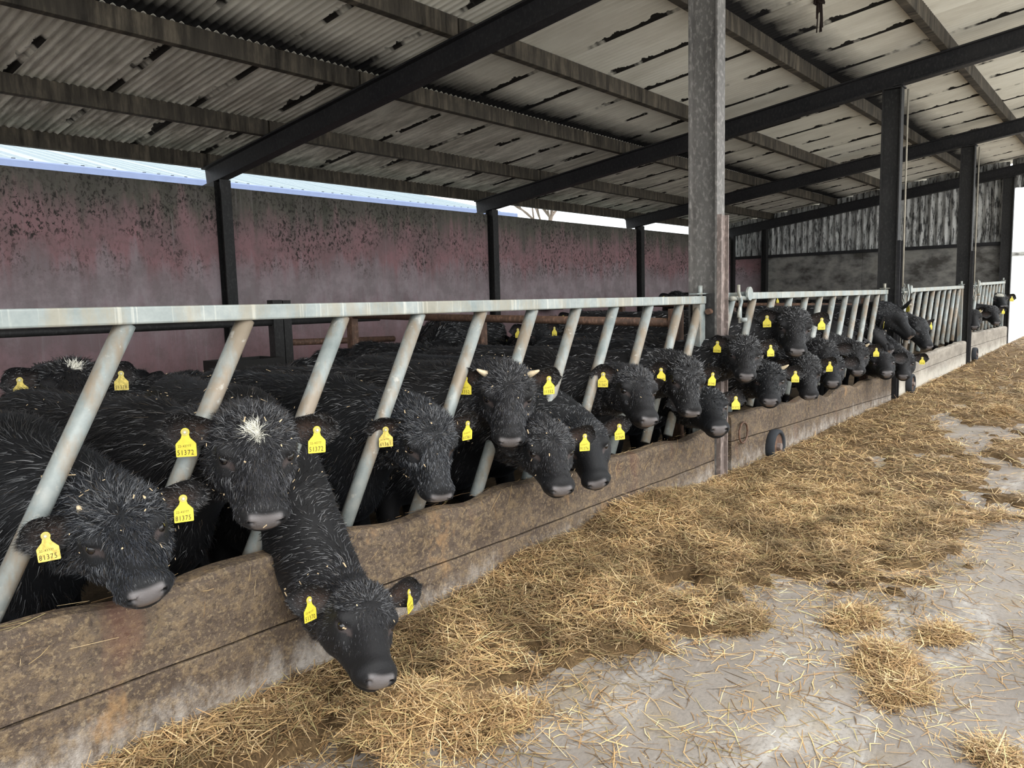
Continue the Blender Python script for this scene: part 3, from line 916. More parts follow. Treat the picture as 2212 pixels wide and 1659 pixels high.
def ear_shell(base, dirv, opn, ln, wd, curl, s=1):
    """cupped leaf-shaped ear; returns verts, quads, material index (0 outer, 1 inner)"""
    dirv = nrm(dirv); opn = nrm(opn - dirv*np.dot(opn, dirv)); wv = np.cross(dirv, opn)
    nu, nv = 16, 11; V = []; 
    for layer in range(2):
        for i in range(nu+1):
            u = i/nu
            w_ = wd*(.42+.75*math.sin(min(1, u*1.08)*math.pi*.62)**1.2)*(1 if u < .62 else math.sqrt(max(0, 1-((u-.62)/.385)**2)))
            for j in range(nv+1):
                v = -1+2*j/nv
                cup = (.62 if v*s < 0 else .16)*w_*(v*v)*(1-.35*u) + .10*ln*u*u*curl
                z = cup - (.0055*(1-.5*u)*(1 if abs(v) < .99 else 0) if layer == 0 else 0)
                V.append(base + dirv*(ln*u - .012*v*v*u) + wv*(v*w_*(1-.12*v*v)) + opn*z)
    n1 = nv+1; off = (nu+1)*n1; Q = []; mi = []
    for i in range(nu):
        for j in range(nv):
            a = i*n1+j
            Q.append((a, a+1, a+n1+1, a+n1)); mi.append(0)
            Q.append((off+a, off+a+n1, off+a+n1+1, off+a+1)); mi.append(1)
    return np.array(V), np.array(Q), np.array(mi), wv, opn

def strands(P, Nn, T, Ln, wd, lift, curl, r, col):
    """tapered hair ribbons as one big vertex/face set"""
    n = len(P)
    k = r.normal(size=(n, 3))*curl[:, None]
    # clumps: neighbouring hairs bend alike
    ph = np.stack([np.sin(P@np.array(a)*f+b) for a, f, b in (((1, .3, .2), 150, 0), ((.2, 1, .4), 170, 2), ((.3, .2, 1), 160, 4))], 1)
    k += ph*curl[:, None]*.9
    d1 = Nn*lift[:, None] + T*(1-lift[:, None]) + k
    d1 /= np.linalg.norm(d1, axis=1)[:, None]+1e-9
    d2 = d1*.6 + T*.7 - Nn*(lift[:, None]*.35) + r.normal(size=(n, 3))*curl[:, None]*.8 + ph[:, [1, 2, 0]]*curl[:, None]*.8
    d2 /= np.linalg.norm(d2, axis=1)[:, None]+1e-9
    p0 = P - Nn*.002; p1 = p0 + d1*(Ln*.5)[:, None]; p2 = p1 + d2*(Ln*.5)[:, None]
    sd = np.cross(d1, Nn + r.normal(size=(n, 3))*.5); sd /= np.linalg.norm(sd, axis=1)[:, None]+1e-9
    sd = sd*(wd*.5)[:, None]
    V = np.concatenate([p0-sd, p0+sd, p1-sd*.8, p1+sd*.8, p2]); i = np.arange(n); lg_ = i[Ln > .017]; sh_ = i[Ln <= .017]
    Q = np.stack([lg_, lg_+n, lg_+3*n, lg_+2*n], 1); Tt = np.concatenate([np.stack([lg_+2*n, lg_+3*n, lg_+4*n], 1), np.stack([sh_, sh_+n, sh_+4*n], 1)])
    used_ = np.zeros(5*n, bool); used_[Q.ravel()] = True; used_[Tt.ravel()] = True; remap = np.cumsum(used_)-1
    return V[used_], remap[Q], remap[Tt], np.tile(col, (5, 1))[used_]

def sample_quads(V, Q, wgt, n, r):
    nn, A = quad_info(V, Q); p = A*wgt; p = p/p.sum()
    f = r.choice(len(Q), n, p=p); s, t = r.random((2, n, 1))
    a, b, c, d = (V[Q[f, i]] for i in range(4))
    return (a*(1-s)+b*s)*(1-t)+(d*(1-s)+c*s)*t, nn[f], f

def body_prims(S, b, wh, sc, hip_len):
    """trunk, legs, tail in a frame where x = forward, origin on the ground below the shoulder"""
    k = sc; z = lambda q: q*wh
    pr = [('e', (-.02, 0, z(.66)), (.20*k, .185*k, .30*k)), ('e', (-.40*k*hip_len, 0, z(.65)), (.46*k*hip_len, .245*k, .265*k)), ('e', (-.80*k*hip_len, 0, z(.71)), (.24*k, .20*k, .24*k)),
          ('c', (.0, 0, z(.90)), (-.85*k*hip_len, 0, z(.90)), .10*k, .10*k), ('e', (.10*k, 0, z(.58)), (.13*k, .12*k, .19*k))]
    legs = []
    for s in (-1, 1):
        y = .115*k*s
        legs += [((-.03, y, z(.50)), (.0, y, z(.32)), .075*k, .05*k), ((.0, y, z(.32)), (-.01, y, z(.09)), .043*k, .034*k), ((-.01, y, z(.09)), (.03*k, y, .03), .04*k, .045*k)]
        hx = -.86*k*hip_len; y = .12*k*s
        legs += [((hx, y, z(.62)), (hx+.10*k, y, z(.45)), .12*k, .075*k), ((hx+.10*k, y, z(.45)), (hx-.07*k, y, z(.32)), .065*k, .043*k), ((hx-.07*k, y, z(.32)), (hx-.03*k, y, z(.09)), .042*k, .034*k), ((hx-.03*k, y, z(.09)), (hx+.01*k, y, .03), .04*k, .045*k)]
    tail = [((-1.02*k*hip_len, 0, z(.88)), (-1.07*k*hip_len, 0, z(.55)), .028, .02), ((-1.07*k*hip_len, 0, z(.55)), (-1.06*k*hip_len, 0, z(.3)), .022, .035)]
    return pr, legs+tail

def make_cow(name, label, cat_group, poll, ax, sx, nx, S, body_dir, wh, sc, hs, fine_h, n_head, n_body, shag=1.0, star=None, horns=None,
             tags=(None, None), herd=True, near=True, earp=((.0, 0), (.0, 0)), lids=True, seed=1, hip_len=1.0, brown=0.0, dirty=(False, False), flecks=0, tagtilt=(0, 0)):
    r = np.random.default_rng(seed)
    b = nrm([body_dir[0], body_dir[1], 0]); l = np.array([-b[1], b[0], 0]); up = np.array([0, 0, 1.0])
    S = np.array([S[0], S[1], gz(S[0])])
    Bm = np.stack([b, l, up]); Hm = np.stack([ax, sx, nx])      # rows: world -> local
    poll = np.array(poll, float)
    w2b = lambda p: (p-S)@Bm.T; b2w = lambda q: q@Bm + S
    HS = np.array(HSC)*hs
    h2w = lambda q: (q*HS)@Hm + poll; w2h = lambda p: ((p-poll)@Hm.T)/HS
    # neck: bezier from shoulders to the back of the head
    hb = h2w(np.array([.045, 0, -.10])); nstart = S + up*(wh*.76) + b*.02
    head_back = nrm(-ax*.55 - nx*.75)
    dist = np.linalg.norm(hb-nstart)
    c1 = nstart + nrm(b + up*.35)*dist*.38; c2 = hb + head_back*dist*.33
    ts = np.linspace(0, 1, 8)[:, None]
    bez = (1-ts)**3*nstart + 3*(1-ts)**2*ts*c1 + 3*(1-ts)*ts**2*c2 + ts**3*hb
    rad = np.interp(np.linspace(0, 1, 8), [0, .35, .75, 1], [.185*sc, .150*sc, .118*sc, .100*hs])
    pr, lg = body_prims(S, b, wh, sc, hip_len)
    def neck_sdf(p):
        d = None
        for i in range(7):
            q = cone(p, bez[i], bez[i+1], rad[i], rad[i+1])
            d = q if d is None else smin(d, q, .05)
            lo = .11*sc*(1-i/9)
            q = cone(p, bez[i]-up*lo, bez[i+1]-up*lo*.85, rad[i]*.78, rad[i+1]*.80)
            d = smin(d, q, .06)
        return d
    def trunk_sdf(p):
        q = w2b(p); d = None
        for e in pr:
            v = ell(q, e[1], e[2]) if e[0] == 'e' else cone(q, e[1], e[2], e[3], e[4])
            d = v if d is None else smin(d, v, .14)
        for a_, b_, r1, r2 in lg:
            d = smin(d, cone(q, a_, b_, r1, r2), .035)
        return d
    # coarse body
    hloc = w2b(poll[None])[0]; nb = w2b(bez)
    lo = np.minimum([-1.14*sc*hip_len-.03, -.29*sc, -.02], nb.min(0)-.22); hi = np.maximum([.3, .29*sc, wh*1.02+.05], nb.max(0)+.22)
    hc = .027 if near else .034
    Fb, org = grid_eval(lambda q: smin(trunk_sdf(b2w(q)), neck_sdf(b2w(q)), .10), lo, hi, hc)
    Vb, Qb = surface_nets(Fb, org, hc); Vb = b2w(Vb)
    # fine head, blended into the neck
    def hfn(q):
        p = h2w(q)
        return smin(head_sdf(q)*hs, neck_sdf(p), .055)
    Fh, org = grid_eval(hfn, (-.20, -.175, -.33), (.475, .175, .055), fine_h/hs)
    Vl, Qh = surface_nets(Fh, org, fine_h/hs); Vh = h2w(Vl)
    # drop coarse quads well inside the head block
    cb = w2h(Vb[Qb].mean(1))
    ins = (cb[:, 0] > -.15) & (np.abs(cb[:, 1]) < .15) & (cb[:, 2] > -.29)
    Qb = Qb[~ins]
    # eye positions, material zones on the head
    cl = Vl[Qh].mean(1); mi_h = np.zeros(len(Qh), int)
    dn = (cl[:, 0]-.41) + .25*(cl[:, 2]+.05)
    nosezone = (cl[:, 0] > .405) & (cl[:, 2] > -.090) & (cl[:, 2] < -.012 - .35*np.maximum(0, .44-cl[:, 0])) & (np.abs(cl[:, 1]) < .050) & (cl[:, 0] > .428-.9*np.maximum(0, .02-np.abs(np.abs(cl[:, 1])-.02)))
    mi_h[nosezone] = 2
    ay = np.abs(cl[:, 1])
    lidz = (((cl[:, 0]-.172)/.031)**2 + ((cl[:, 2]+.046)/.019)**2 < 1) & (ay > .055)
    mi_h[lidz] = 3
    sstep = lambda v: np.clip(v, 0, 1)**2*(3-2*np.clip(v, 0, 1))
    coat0 = np.array([.0075, .0078, .009])*(1-brown)+np.array([.013, .009, .007])*brown
    col_h = np.tile(np.append(coat0, 0.0), (len(Vl), 1))
    def blend(mk, rgb, gl=0.0):
        col_h[:] = col_h*(1-mk[:, None]) + np.append(np.array(rgb), gl)*mk[:, None]
    yv = np.abs(Vl[:, 1])
    wn = .018 + .022*np.clip((Vl[:, 2]+.095)/.06, 0, 1)
    nm_ = sstep((wn-yv)/.010+.5)*sstep((Vl[:, 0]-.418)/.014)*sstep((-.020-Vl[:, 2])/.012+.5)*sstep((Vl[:, 2]+.100)/.008)
    pk = .5+.5*np.sin(Vl[:, 1]*60+seed)*np.sin(Vl[:, 2]*70+seed*2)
    blend(nm_, (.15, .138, .138), 1.0); blend(nm_*sstep((-.055-Vl[:, 2])/.03)*pk, (.17, .11, .075), .8)
    em = sstep(1.35-((Vl[:, 0]-.174)/.030)**2-((Vl[:, 2]+.046)/.015)**2)*(yv > .055)
    blend(em*.55, (.07, .056, .054), .3)
    tr_ = sstep(1.4-((Vl[:, 0]-.207)/.024)**2-((Vl[:, 2]+.040)/.008)**2)*(yv > .045)
    blend(tr_*.7, (.06, .045, .042), .2)
    if star is not None:
        for (sx0, sy0, sa, sb) in star:
            mk = (((cl[:, 0]-sx0)/sa)**2 + ((cl[:, 1]-sy0)/sb)**2 < 1) & (cl[:, 2] > -.07); mi_h[mk] = 4
            blend(sstep(2*(1-((Vl[:, 0]-sx0)/sa)**2-((Vl[:, 1]-sy0)/sb)**2))*(Vl[:, 2] > -.07)*.6, (.62, .60, .52))
    # ears
    ears = []; earinfo = []
    for s, (dr, bk) in zip((-1, 1), earp):
        base = np.array([.032, .072*s, -.052])
        dirv = nrm([.0+dr, 1.0*s, -.22+bk]); opn = nrm([.62, .12*s, .70])
        V_, Q_, m_, wv, on_ = ear_shell(base, dirv, opn, .165, .064, .35, s)
        ears.append((V_, Q_, m_)); earinfo.append((base, dirv, wv, on_))
    allV = [Vb, Vh]; allQ = [Qb, Qh+len(Vb)]; off = len(Vb)+len(Vh)
    colb = np.tile(np.append(coat0*.8, 0.0), (len(Vb), 1)); colb[Vb[:, 2]-S[2] < .07] = (.02, .018, .016, .2)
    allc = [colb, col_h]
    for V_, Q_, m_ in ears:
        ce_ = np.tile(np.append(coat0, 0.0), (len(V_), 1)); hn = len(V_)//2
        lc = np.linalg.norm((V_[hn:]-V_[hn:].mean(0))/np.array([.038, .055, .05]), axis=1)
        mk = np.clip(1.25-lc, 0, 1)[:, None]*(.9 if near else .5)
        ce_[hn:] = ce_[hn:]*(1-mk)+np.array([.05, .031, .024, .1])*mk
        allV.append(h2w(V_)); allQ.append(Q_+off); allc.append(ce_); off += len(V_)
    root = empty(name, (S[0], S[1], S[2])); tag(root, label, 'cow', cat_group)
    O = np.array([S[0], S[1], S[2]])
    # hooves by height
    me = np_mesh('body', np.concatenate(allV)-O, quads=np.concatenate(allQ), mats=[M['coat']], colors=np.concatenate(allc))
    link(bpy.data.objects.new('body', me), root)
    # eyes
    for s in (-1, 1):
        c = h2w(np.array([.169, .0785*s, -.0465])) - O
        V = []; fs = []; n1, n2 = 8, 12
        for i in range(n1+1):
            for j in range(n2):
                a = math.pi*i/n1; q = 2*math.pi*j/n2
                V.append(c + 0.0195*hs*np.array([math.sin(a)*math.cos(q), math.sin(a)*math.sin(q), math.cos(a)]))
        for i in range(n1):
            for j in range(n2):
                fs.append((i*n2+j, i*n2+(j+1) % n2, (i+1)*n2+(j+1) % n2, (i+1)*n2+j))
        MB().add(V, fs).build('eye', M['eye'], root, smooth=True)
    # horns
    if horns:
        for s, ln in zip((-1, 1), horns):
            if ln <= 0: continue
            pts = [h2w(np.array([.028-.010*t_, s*(.070+.055*t_*ln/.07), -.030+.030*t_+.012*t_*t_]))-O for t_ in np.linspace(0, 1, 5)*1.0]
            MB().tube(pts, [.019*hs, .017*hs, .014*hs, .010*hs, .004*hs], 10).build('horn', M['horn'], root, smooth=True)
    # tags
    for k, s in enumerate((-1, 1)):
        if tags[k] is None: continue
        base, dirv, wv, on_ = earinfo[k]
        pos = h2w(base + dirv*.092 + on_*.034) - O
        on_w = on_@Hm; fw = nrm(on_w*[1, 1, .35])
        if tagtilt[k]:
            fw = nrm(fw + np.cross(up, fw)*tagtilt[k])
        rt = nrm(np.cross(up, fw)); dw = nrm(dirv@Hm)*s
        rt = nrm(rt*.75 + dw*.25*(1 if np.dot(rt, dw) > 0 else -1))
        ear_tag(root, pos, rt, up, np.cross(rt, nrm(np.cross(fw, rt))), tags[k], '22-43777' if herd else None, dirty[k], near, sc=.79*hs/.98)
    # ---------------- hair
    HV, HQ, HT, HC = [], [], [], []; off = 0
    def add(P, N_, T_, Ln, wd, lift, curl, base_col):
        nonlocal off
        col = np.concatenate([base_col, np.ones((len(P), 1))], 1)
        V, Q, Tt, Cc = strands(P, N_, T_, Ln, wd, lift, curl, r, col)
        HV.append(V); HQ.append(Q+off); HT.append(Tt+off); HC.append(Cc); off += len(V)
    def proj_t(T_, N_):
        T_ = T_ - N_*(T_*N_).sum(1)[:, None]
        return T_/(np.linalg.norm(T_, axis=1)[:, None]+1e-9)
    if n_head:
        wgt = np.where((mi_h == 2), 0.0, np.where(mi_h == 3, .03, 1.0))
        wgt = wgt*np.where(cl[:, 0] > .40, .9, 1)*np.interp(cl[:, 0], [-.15, -.05, .1, .2, .35], [.5, .8, 1.2, 1.3, 1.5])*np.where(mi_h == 4, 2.5, 1)
        P, N_, f = sample_quads(Vh, Qh, wgt, n_head, r)
        q = w2h(P); x = q[:, 0]
        # flow: down the face, outward from a whorl at mid forehead, backwards on the neck
        cen = np.array([.15, 0, 0]); rel = q-cen
        flow = np.stack([np.where(x > .15, 1.0, .15+.55*np.sign(rel[:, 0])*np.minimum(1, np.abs(rel[:, 0])*8)), np.clip(rel[:, 1]*7, -1, 1)*np.where(x > .26, .25, .8), np.where(q[:, 2] < -.09, -.5, -.1)], 1)
        nk = x < -.03
        flow[nk] = np.array([-.3, 0, -1.0])
        T_ = proj_t(flow@Hm, N_)
        Ln = np.interp(x, [-.2, .0, .10, .18, .26, .36, .42, .46], [.036, .034, .031, .027, .024, .020, .011, .005])*shag*r.uniform(.6, 1.25, len(P))
        side = q[:, 2] < -.07
        Ln = np.where(side & (x > .05), Ln*.75, Ln)
        Ln = np.where(f_near_eye(q), Ln*.4, Ln)
        curl = np.interp(x, [-.1, .05, .17, .25, .4], [.25, .42, .36, .18, .10])*shag
        lift = np.interp(x, [-.1, .03, .15, .25, .4], [.22, .42, .26, .18, .14])
        lift = np.where(mi_h[f] == 4, .15, lift)
        wd = np.full(len(P), .0015 if near else .003)*np.interp(Ln, [.005, .03], [.7, 1.15])
        v = r.uniform(.35, 1.3, (len(P), 1)); bc = np.array([.026, .0285, .035])*(1-brown) + np.array([.032, .019, .012])*brown
        col = bc*v*np.interp(x, [.12, .24], [1, 1.5])[:, None]*(1.1 if near else .5); fade = r.random(len(P)) < .07; col[fade] = np.array([.05, .040, .032])*(1 if near else .5)  # sky sheen painted into the colour: bluish hairs, lighter down the nose bridge
        st = mi_h[f] == 4
        col[st] = np.array([.78, .76, .66])*r.uniform(.75, 1.1, (st.sum(), 1))
        add(P, N_, T_, Ln, wd, lift, curl, col)
        # whiskers and ear fringe
        for (V_, Q_, m_) in ears:
            Vw = h2w(V_); P, N_, f = sample_quads(Vw, Q_, np.where(m_ == 0, 1.0, .55), max(200, n_head//14), r)
            info = earinfo[0] if V_[:, 1].mean() < 0 else earinfo[1]
            T_ = proj_t(np.tile((info[1]+info[2]*.2)@Hm, (len(P), 1)), N_)
            n = len(P)
            add(P, N_, T_, r.uniform(.008, .022, n)*shag, np.full(n, .0015 if near else .003), np.full(n, .35), np.full(n, .25), np.array([.018, .016, .016])*r.uniform(.4, 1.5, (n, 1)))
    if n_body:
        cw = Vb[Qb].mean(1); nn, _ = quad_info(Vb, Qb)
        wgt = np.where((cw[:, 2] > .45) & (nn[:, 2] > -.55), 1.0, .05)
        P, N_, f = sample_quads(Vb, Qb, wgt, n_body, r); n = len(P)
        q = w2b(P)
        flow = -b*.8 - up*.55 + l[None]*np.sin(P[:, :1]*9+P[:, 1:2]*7+P[:, 2:3]*11)*.45
        T_ = proj_t(flow, N_)
        col = (np.array([.018, .019, .022])*(1-brown)+np.array([.026, .017, .012])*brown)*r.uniform(.35, 1.4, (n, 1))
        fade = r.random(n) < .03; col[fade] = np.array([.05, .036, .024])
        add(P, N_, T_, r.uniform(.028, .06, n)*shag**.5, np.full(n, .0022 if near else .006), r.uniform(.08, .26, n), np.full(n, .17), col)
    if HV:
        me = np_mesh('coat_hair', np.concatenate(HV)-O, quads=np.concatenate(HQ), tris=np.concatenate(HT), mats=[M['fur']], colors=np.concatenate(HC))
        tag(link(bpy.data.objects.new('coat_hair', me), root), 'shaggy black coat', kind='stuff')
    if flecks:
        mb = MB(); P1, N1, _ = sample_quads(Vh, Qh, np.where(cl[:, 0] < .3, 1.0, .15), flecks, r); P2, N2, _ = sample_quads(Vb, Qb, np.where(Vb[Qb].mean(1)[:, 2] > .6, 1.0, 0), flecks, r)
        for P, N_ in zip(np.concatenate([P1, P2])-O, np.concatenate([N1, N2])):
            a = nrm(np.cross(N_, r.normal(size=3))); c_ = np.cross(N_, a); p = P + N_*.022; L_ = min(.011, r.gamma(1.6, .0022)+.0012); W_ = r.uniform(.0008, .003)
            mb.prism([(-L_, -W_), (L_, -W_*.6), (L_*1.1, W_*.7), (-L_*.8, W_)], p, a, c_, N_, .0015)
        tag(mb.build('feed_flecks', M['fleck'], root), 'pale chaff caught in the coat', kind='stuff')
    return root

def f_near_eye(q):
    return (((q[:, 0]-.165)/.065)**2 + ((q[:, 2]+.042)/.042)**2 < 1) & (np.abs(q[:, 1]) > .05)

M['pin'] = plain('tag_pin', (.62, .58, .48), .4, .5)
M['starhair'] = plain('white_star_hair', (.72, .70, .62), .7, .3, var=.1)
M['fleck'] = plain('chaff', (.55, .42, .26), .8, .2, var=.4, scale=60)

def place(poll_px, muz_px, py, hs, roll=0, face=None, far=False):
    P = on_y(poll_px[0], poll_px[1], py); r_ = nrm(ray(*muz_px)); L_ = .447*hs*HSC[0]
    # account for the muzzle point lying below the poll axis
    t0 = np.dot(P-CAM, r_); perp = np.linalg.norm(P-CAM-r_*t0)
    dt = math.sqrt(max(0, L_*L_-perp*perp))
    Q = CAM + r_*(t0 + (dt if far else -dt))
    a = nrm(Q-P)
    up = np.array([0, 0, 1.0])
    fd = a if face is None else np.array([math.sin(math.radians(face)), -math.cos(math.radians(face)), 0])
    s = np.cross(up, fd); s = s - a*np.dot(s, a); s = nrm(s)
    if roll:
        n = np.cross(a, s); c_, q_ = math.cos(math.radians(roll)), math.sin(math.radians(roll)); s = s*c_ + n*q_
    n = np.cross(a, s)
    # tip of the nose sits .047 below the axis: tilt the axis up so it lands on the pixel
    t = math.asin(.047*HSC[2]/(.447*HSC[0])); a2 = a*math.cos(t) + n*math.sin(t); n2 = np.cross(a2, s)
    return P, a2, s, n2

GRP = 'black cattle with heads through the feed barrier'
# label, poll px, muzzle px, poll y, head scale, roll, face, body az, shoulder offset, opts
COWS = [
 ('shaggy black calf at far left resting its muzzle on the plank', (243, 1069), (320, 1288), -0.12, 0.92, 3, -20, -8, .50, dict(tags=('81375', '81375'), shag=1.15, horns=(.018, 0), flecks=45, dirty=(True, False), n=1, earp=((-0.04, 0), (0.2, 0)))),
 ('shaggy black calf with a white star on its forehead', (549, 890), (573, 1128), -0.16, 1.03, -0.7, -22, -8, .52, dict(tags=('51372', '51372'), shag=1.15, star=[(.095, -.012, .026, .018), (.120, -.002, .024, .009)], flecks=45, n=1, earp=((-0.15, 0), (0.01, 0)))),
 ('black calf reaching its neck down over the plank to the hay', (788, 1267), (820, 1474), -0.46, 0.87, 18, 20, 10, .80, dict(tags=('51370', '51370'), shag=.6, n=1, flecks=30, tagtilt=(1.6, 1.0), earp=((-0.21, -0.08), (-0.48, 0.5)))),
 ('black calf with bent head, left of the horned one', (930, 896), (950, 1078), -0.14, 0.94, -1.3, -19, -5, .50, dict(tags=('61361', '61361'), shag=.9, flecks=45, n=1, dirty=(True, False), earp=((0, 0), (-0.2, 0)))),
 ('black calf with two short pale horns looking at the camera', (1097, 796), (1101, 957), -0.16, 0.96, -1.5, -45, -16, .52, dict(tags=('11352', '11352'), shag=.95, horns=(.07, .07), flecks=40, n=1, earp=((-0.18, 0), (-0.26, 0)))),
 ('black calf with lowered head right below the horned one', (1184, 918), (1213, 1062), -0.31, 0.9, 0.8, -33, 12, .52, dict(tags=(None, '91376'), shag=.75, n=1, flecks=20, earp=((-0.1, -0.8), (-0.02, 0)))),
 ('smooth black calf with its muzzle hanging over the plank seam', (1257, 916), (1291, 1048), -0.22, 0.91, 2.5, -55, 4, .56, dict(tags=(None, '31369'), shag=.5, n=1, flecks=8, earp=((0, 0), (-0.12, 0)))),
 ('black calf watching sideways with its muzzle on the plank edge', (1374, 797), (1401, 912), -0.18, 0.95, 0.4, -26, -4, .50, dict(tags=('31367', None), shag=.7, n=1, flecks=10, earp=((-0.29, 0), (-0.2, -0.9)))),
 ('black calf left of the broad post with a curly poll', (1488, 780), (1494, 896), -0.28, 0.91, -3, -36, -12, .5, dict(tags=('01340', '01340'), shag=.8, n=2, earp=((0.3, 0), (0.09, 0)))),
 ('black calf pushing its head down in front of the broad post', (1525, 842), (1554, 930), -0.23, .95, 2, None, 14, .55, dict(tags=(None, '91372'), shag=.7, n=2)),
 ('black calf just right of the broad post with a wet muzzle', (1609, 731), (1612, 816), -0.33, 0.86, -1, -56, 2, .5, dict(tags=('51348', '51348'), shag=.8, n=2, earp=((-0.35, 0), (-0.3, 0)))),
 ('tall black cow with raised head above the others', (1718, 670), (1721, 762), -0.32, 1.02, -2, -57, -14, .6, dict(tags=('51347', '51347'), shag=.8, n=2, wh=1.22, earp=((0.03, 0), (-0.2, 0)))),
 ('black calf with one pale horn below the tall cow', (1660, 788), (1664, 870), -0.3, 0.92, 0, None, -3, .52, dict(tags=(None, '51350'), horns=(0, .07), shag=.8, n=2, earp=((0, 0), (-0.1, 0)))),
 ('black calf bending its head low right of the one-horned calf', (1742, 772), (1750, 860), -0.3, 0.92, 2, None, 12, .52, dict(tags=(None, '51344'), shag=.7, n=2, earp=((0, 0), (-0.1, 0)))),
 ('curly black calf behind two lowered heads mid row', (1778, 738), (1790, 808), -0.12, 1.0, 0, None, -14, .5, dict(shag=1.2, n=3)),
 ('black calf with its muzzle tucked low in the middle of the row', (1793, 768), (1799, 830), -0.20, .95, 0, None, 12, .52, dict(shag=.8, n=3)),
 ('black calf with small pale horns in the second bay', (1848, 742), (1853, 806), -0.26, 0.92, 0, None, 0, .5, dict(tags=('51355', '51355'), horns=(.05, .05), shag=.8, n=3, earp=((0, 0), (-0.1, 0)))),
 ('black calf with lowered head above the gate joint', (1903, 762), (1917, 808), -0.20, 1.0, 3, None, -3, .52, dict(tags=('51343', None), shag=.7, n=3)),
 ('black cow in profile facing right above the gate joint', (1930, 677), (1969, 729), -0.12, 1.0, 0, 75, -16, .55, dict(tags=('51341', None), shag=.8, n=3, wh=1.15)),
 ('black calf squeezed behind the lowered heads near the gate joint', (1893, 722), (1925, 762), 0.00, 1.0, 0, 50, -8, .5, dict(tags=('51342', None), shag=.8, n=3)),
 ('black calf hanging its head over the plank beside the wheel', (1952, 762), (1951, 815), -0.28, 0.95, 0, None, 14, .52, dict(tags=('51339', '51339'), shag=.7, n=3, earp=((0, 0), (-0.1, 0)))),
 ('black cow with sideways ear and tag in the third bay', (1988, 690), (2007, 752), -0.24, 1.02, 4, None, 3, .55, dict(tags=('51338', '51338'), shag=.7, n=3, wh=1.12, earp=((0, 0), (-0.05, 0)))),
 ('black calf with tiny pale horns in the farthest bay', (2103, 671), (2105, 708), -0.12, 1.0, 0, None, -6, .5, dict(horns=(.03, .05), shag=.7, n=3)),
 ('black calf with tagged ears at the very end of the row', (2143, 662), (2154, 699), -0.24, 1.0, 0, None, 8, .5, dict(tags=('51336', '51336'), shag=.7, n=3, earp=((0, 0), (-0.05, 0)))),
 ('black cow with a tan-white forehead patch at the end of the row', (2158, 634), (2168, 664), -0.10, 1.15, 0, None, 14, .55, dict(tags=(None, '51335'), star=[(.10, 0, .06, .055)], shag=.7, n=3, wh=1.2)),
 ('black cow with a white forehead patch standing behind at far left', (152, 782), (166, 905), 1.5, 1.06, 0, None, 15, .6, dict(tags=('51378', '51378'), star=[(.075, .012, .022, .024), (.1, .01, .02, .012)], shag=1.1, n=2, dirty=(True, True), grp='cattle standing back in the pen')),
]
QUAL = {1: (.0064, 28000, 21000), 2: (.0085, 11000, 6500), 3: (.011, 5500, 2600)}
_only = 999
for i, (lab, pp, mp_, py, hs, roll, face, az, sh, o_) in enumerate(COWS[:_only]):
    P, a, s, n = place(pp, mp_, py, hs, roll, face)
    fh, nh, nbd = QUAL[o_['n']]
    azr = math.radians(az); back = np.array([math.sin(azr), math.cos(azr), 0])
    S = P + back*sh; S[1] = max(S[1], .42)
    make_cow('cow', lab, o_.get('grp', GRP), P, a, s, n, S, -back, o_.get('wh', 1.04), .98 if o_.get('wh', 1) < 1.1 else 1.08, hs, fh, nh, nbd,
             shag=o_['shag'], star=o_.get('star'), horns=o_.get('horns'), tags=o_.get('tags', (None, None)), near=o_['n'] == 1, earp=o_.get('earp', ((.05, 0), (.05, 0))),
             seed=100+i, brown=.15 if i % 3 else 0, dirty=o_.get('dirty', (False, False)), flecks=o_.get('flecks', 0), tagtilt=o_.get('tagtilt', (0, 0)), herd=o_['n'] == 1)
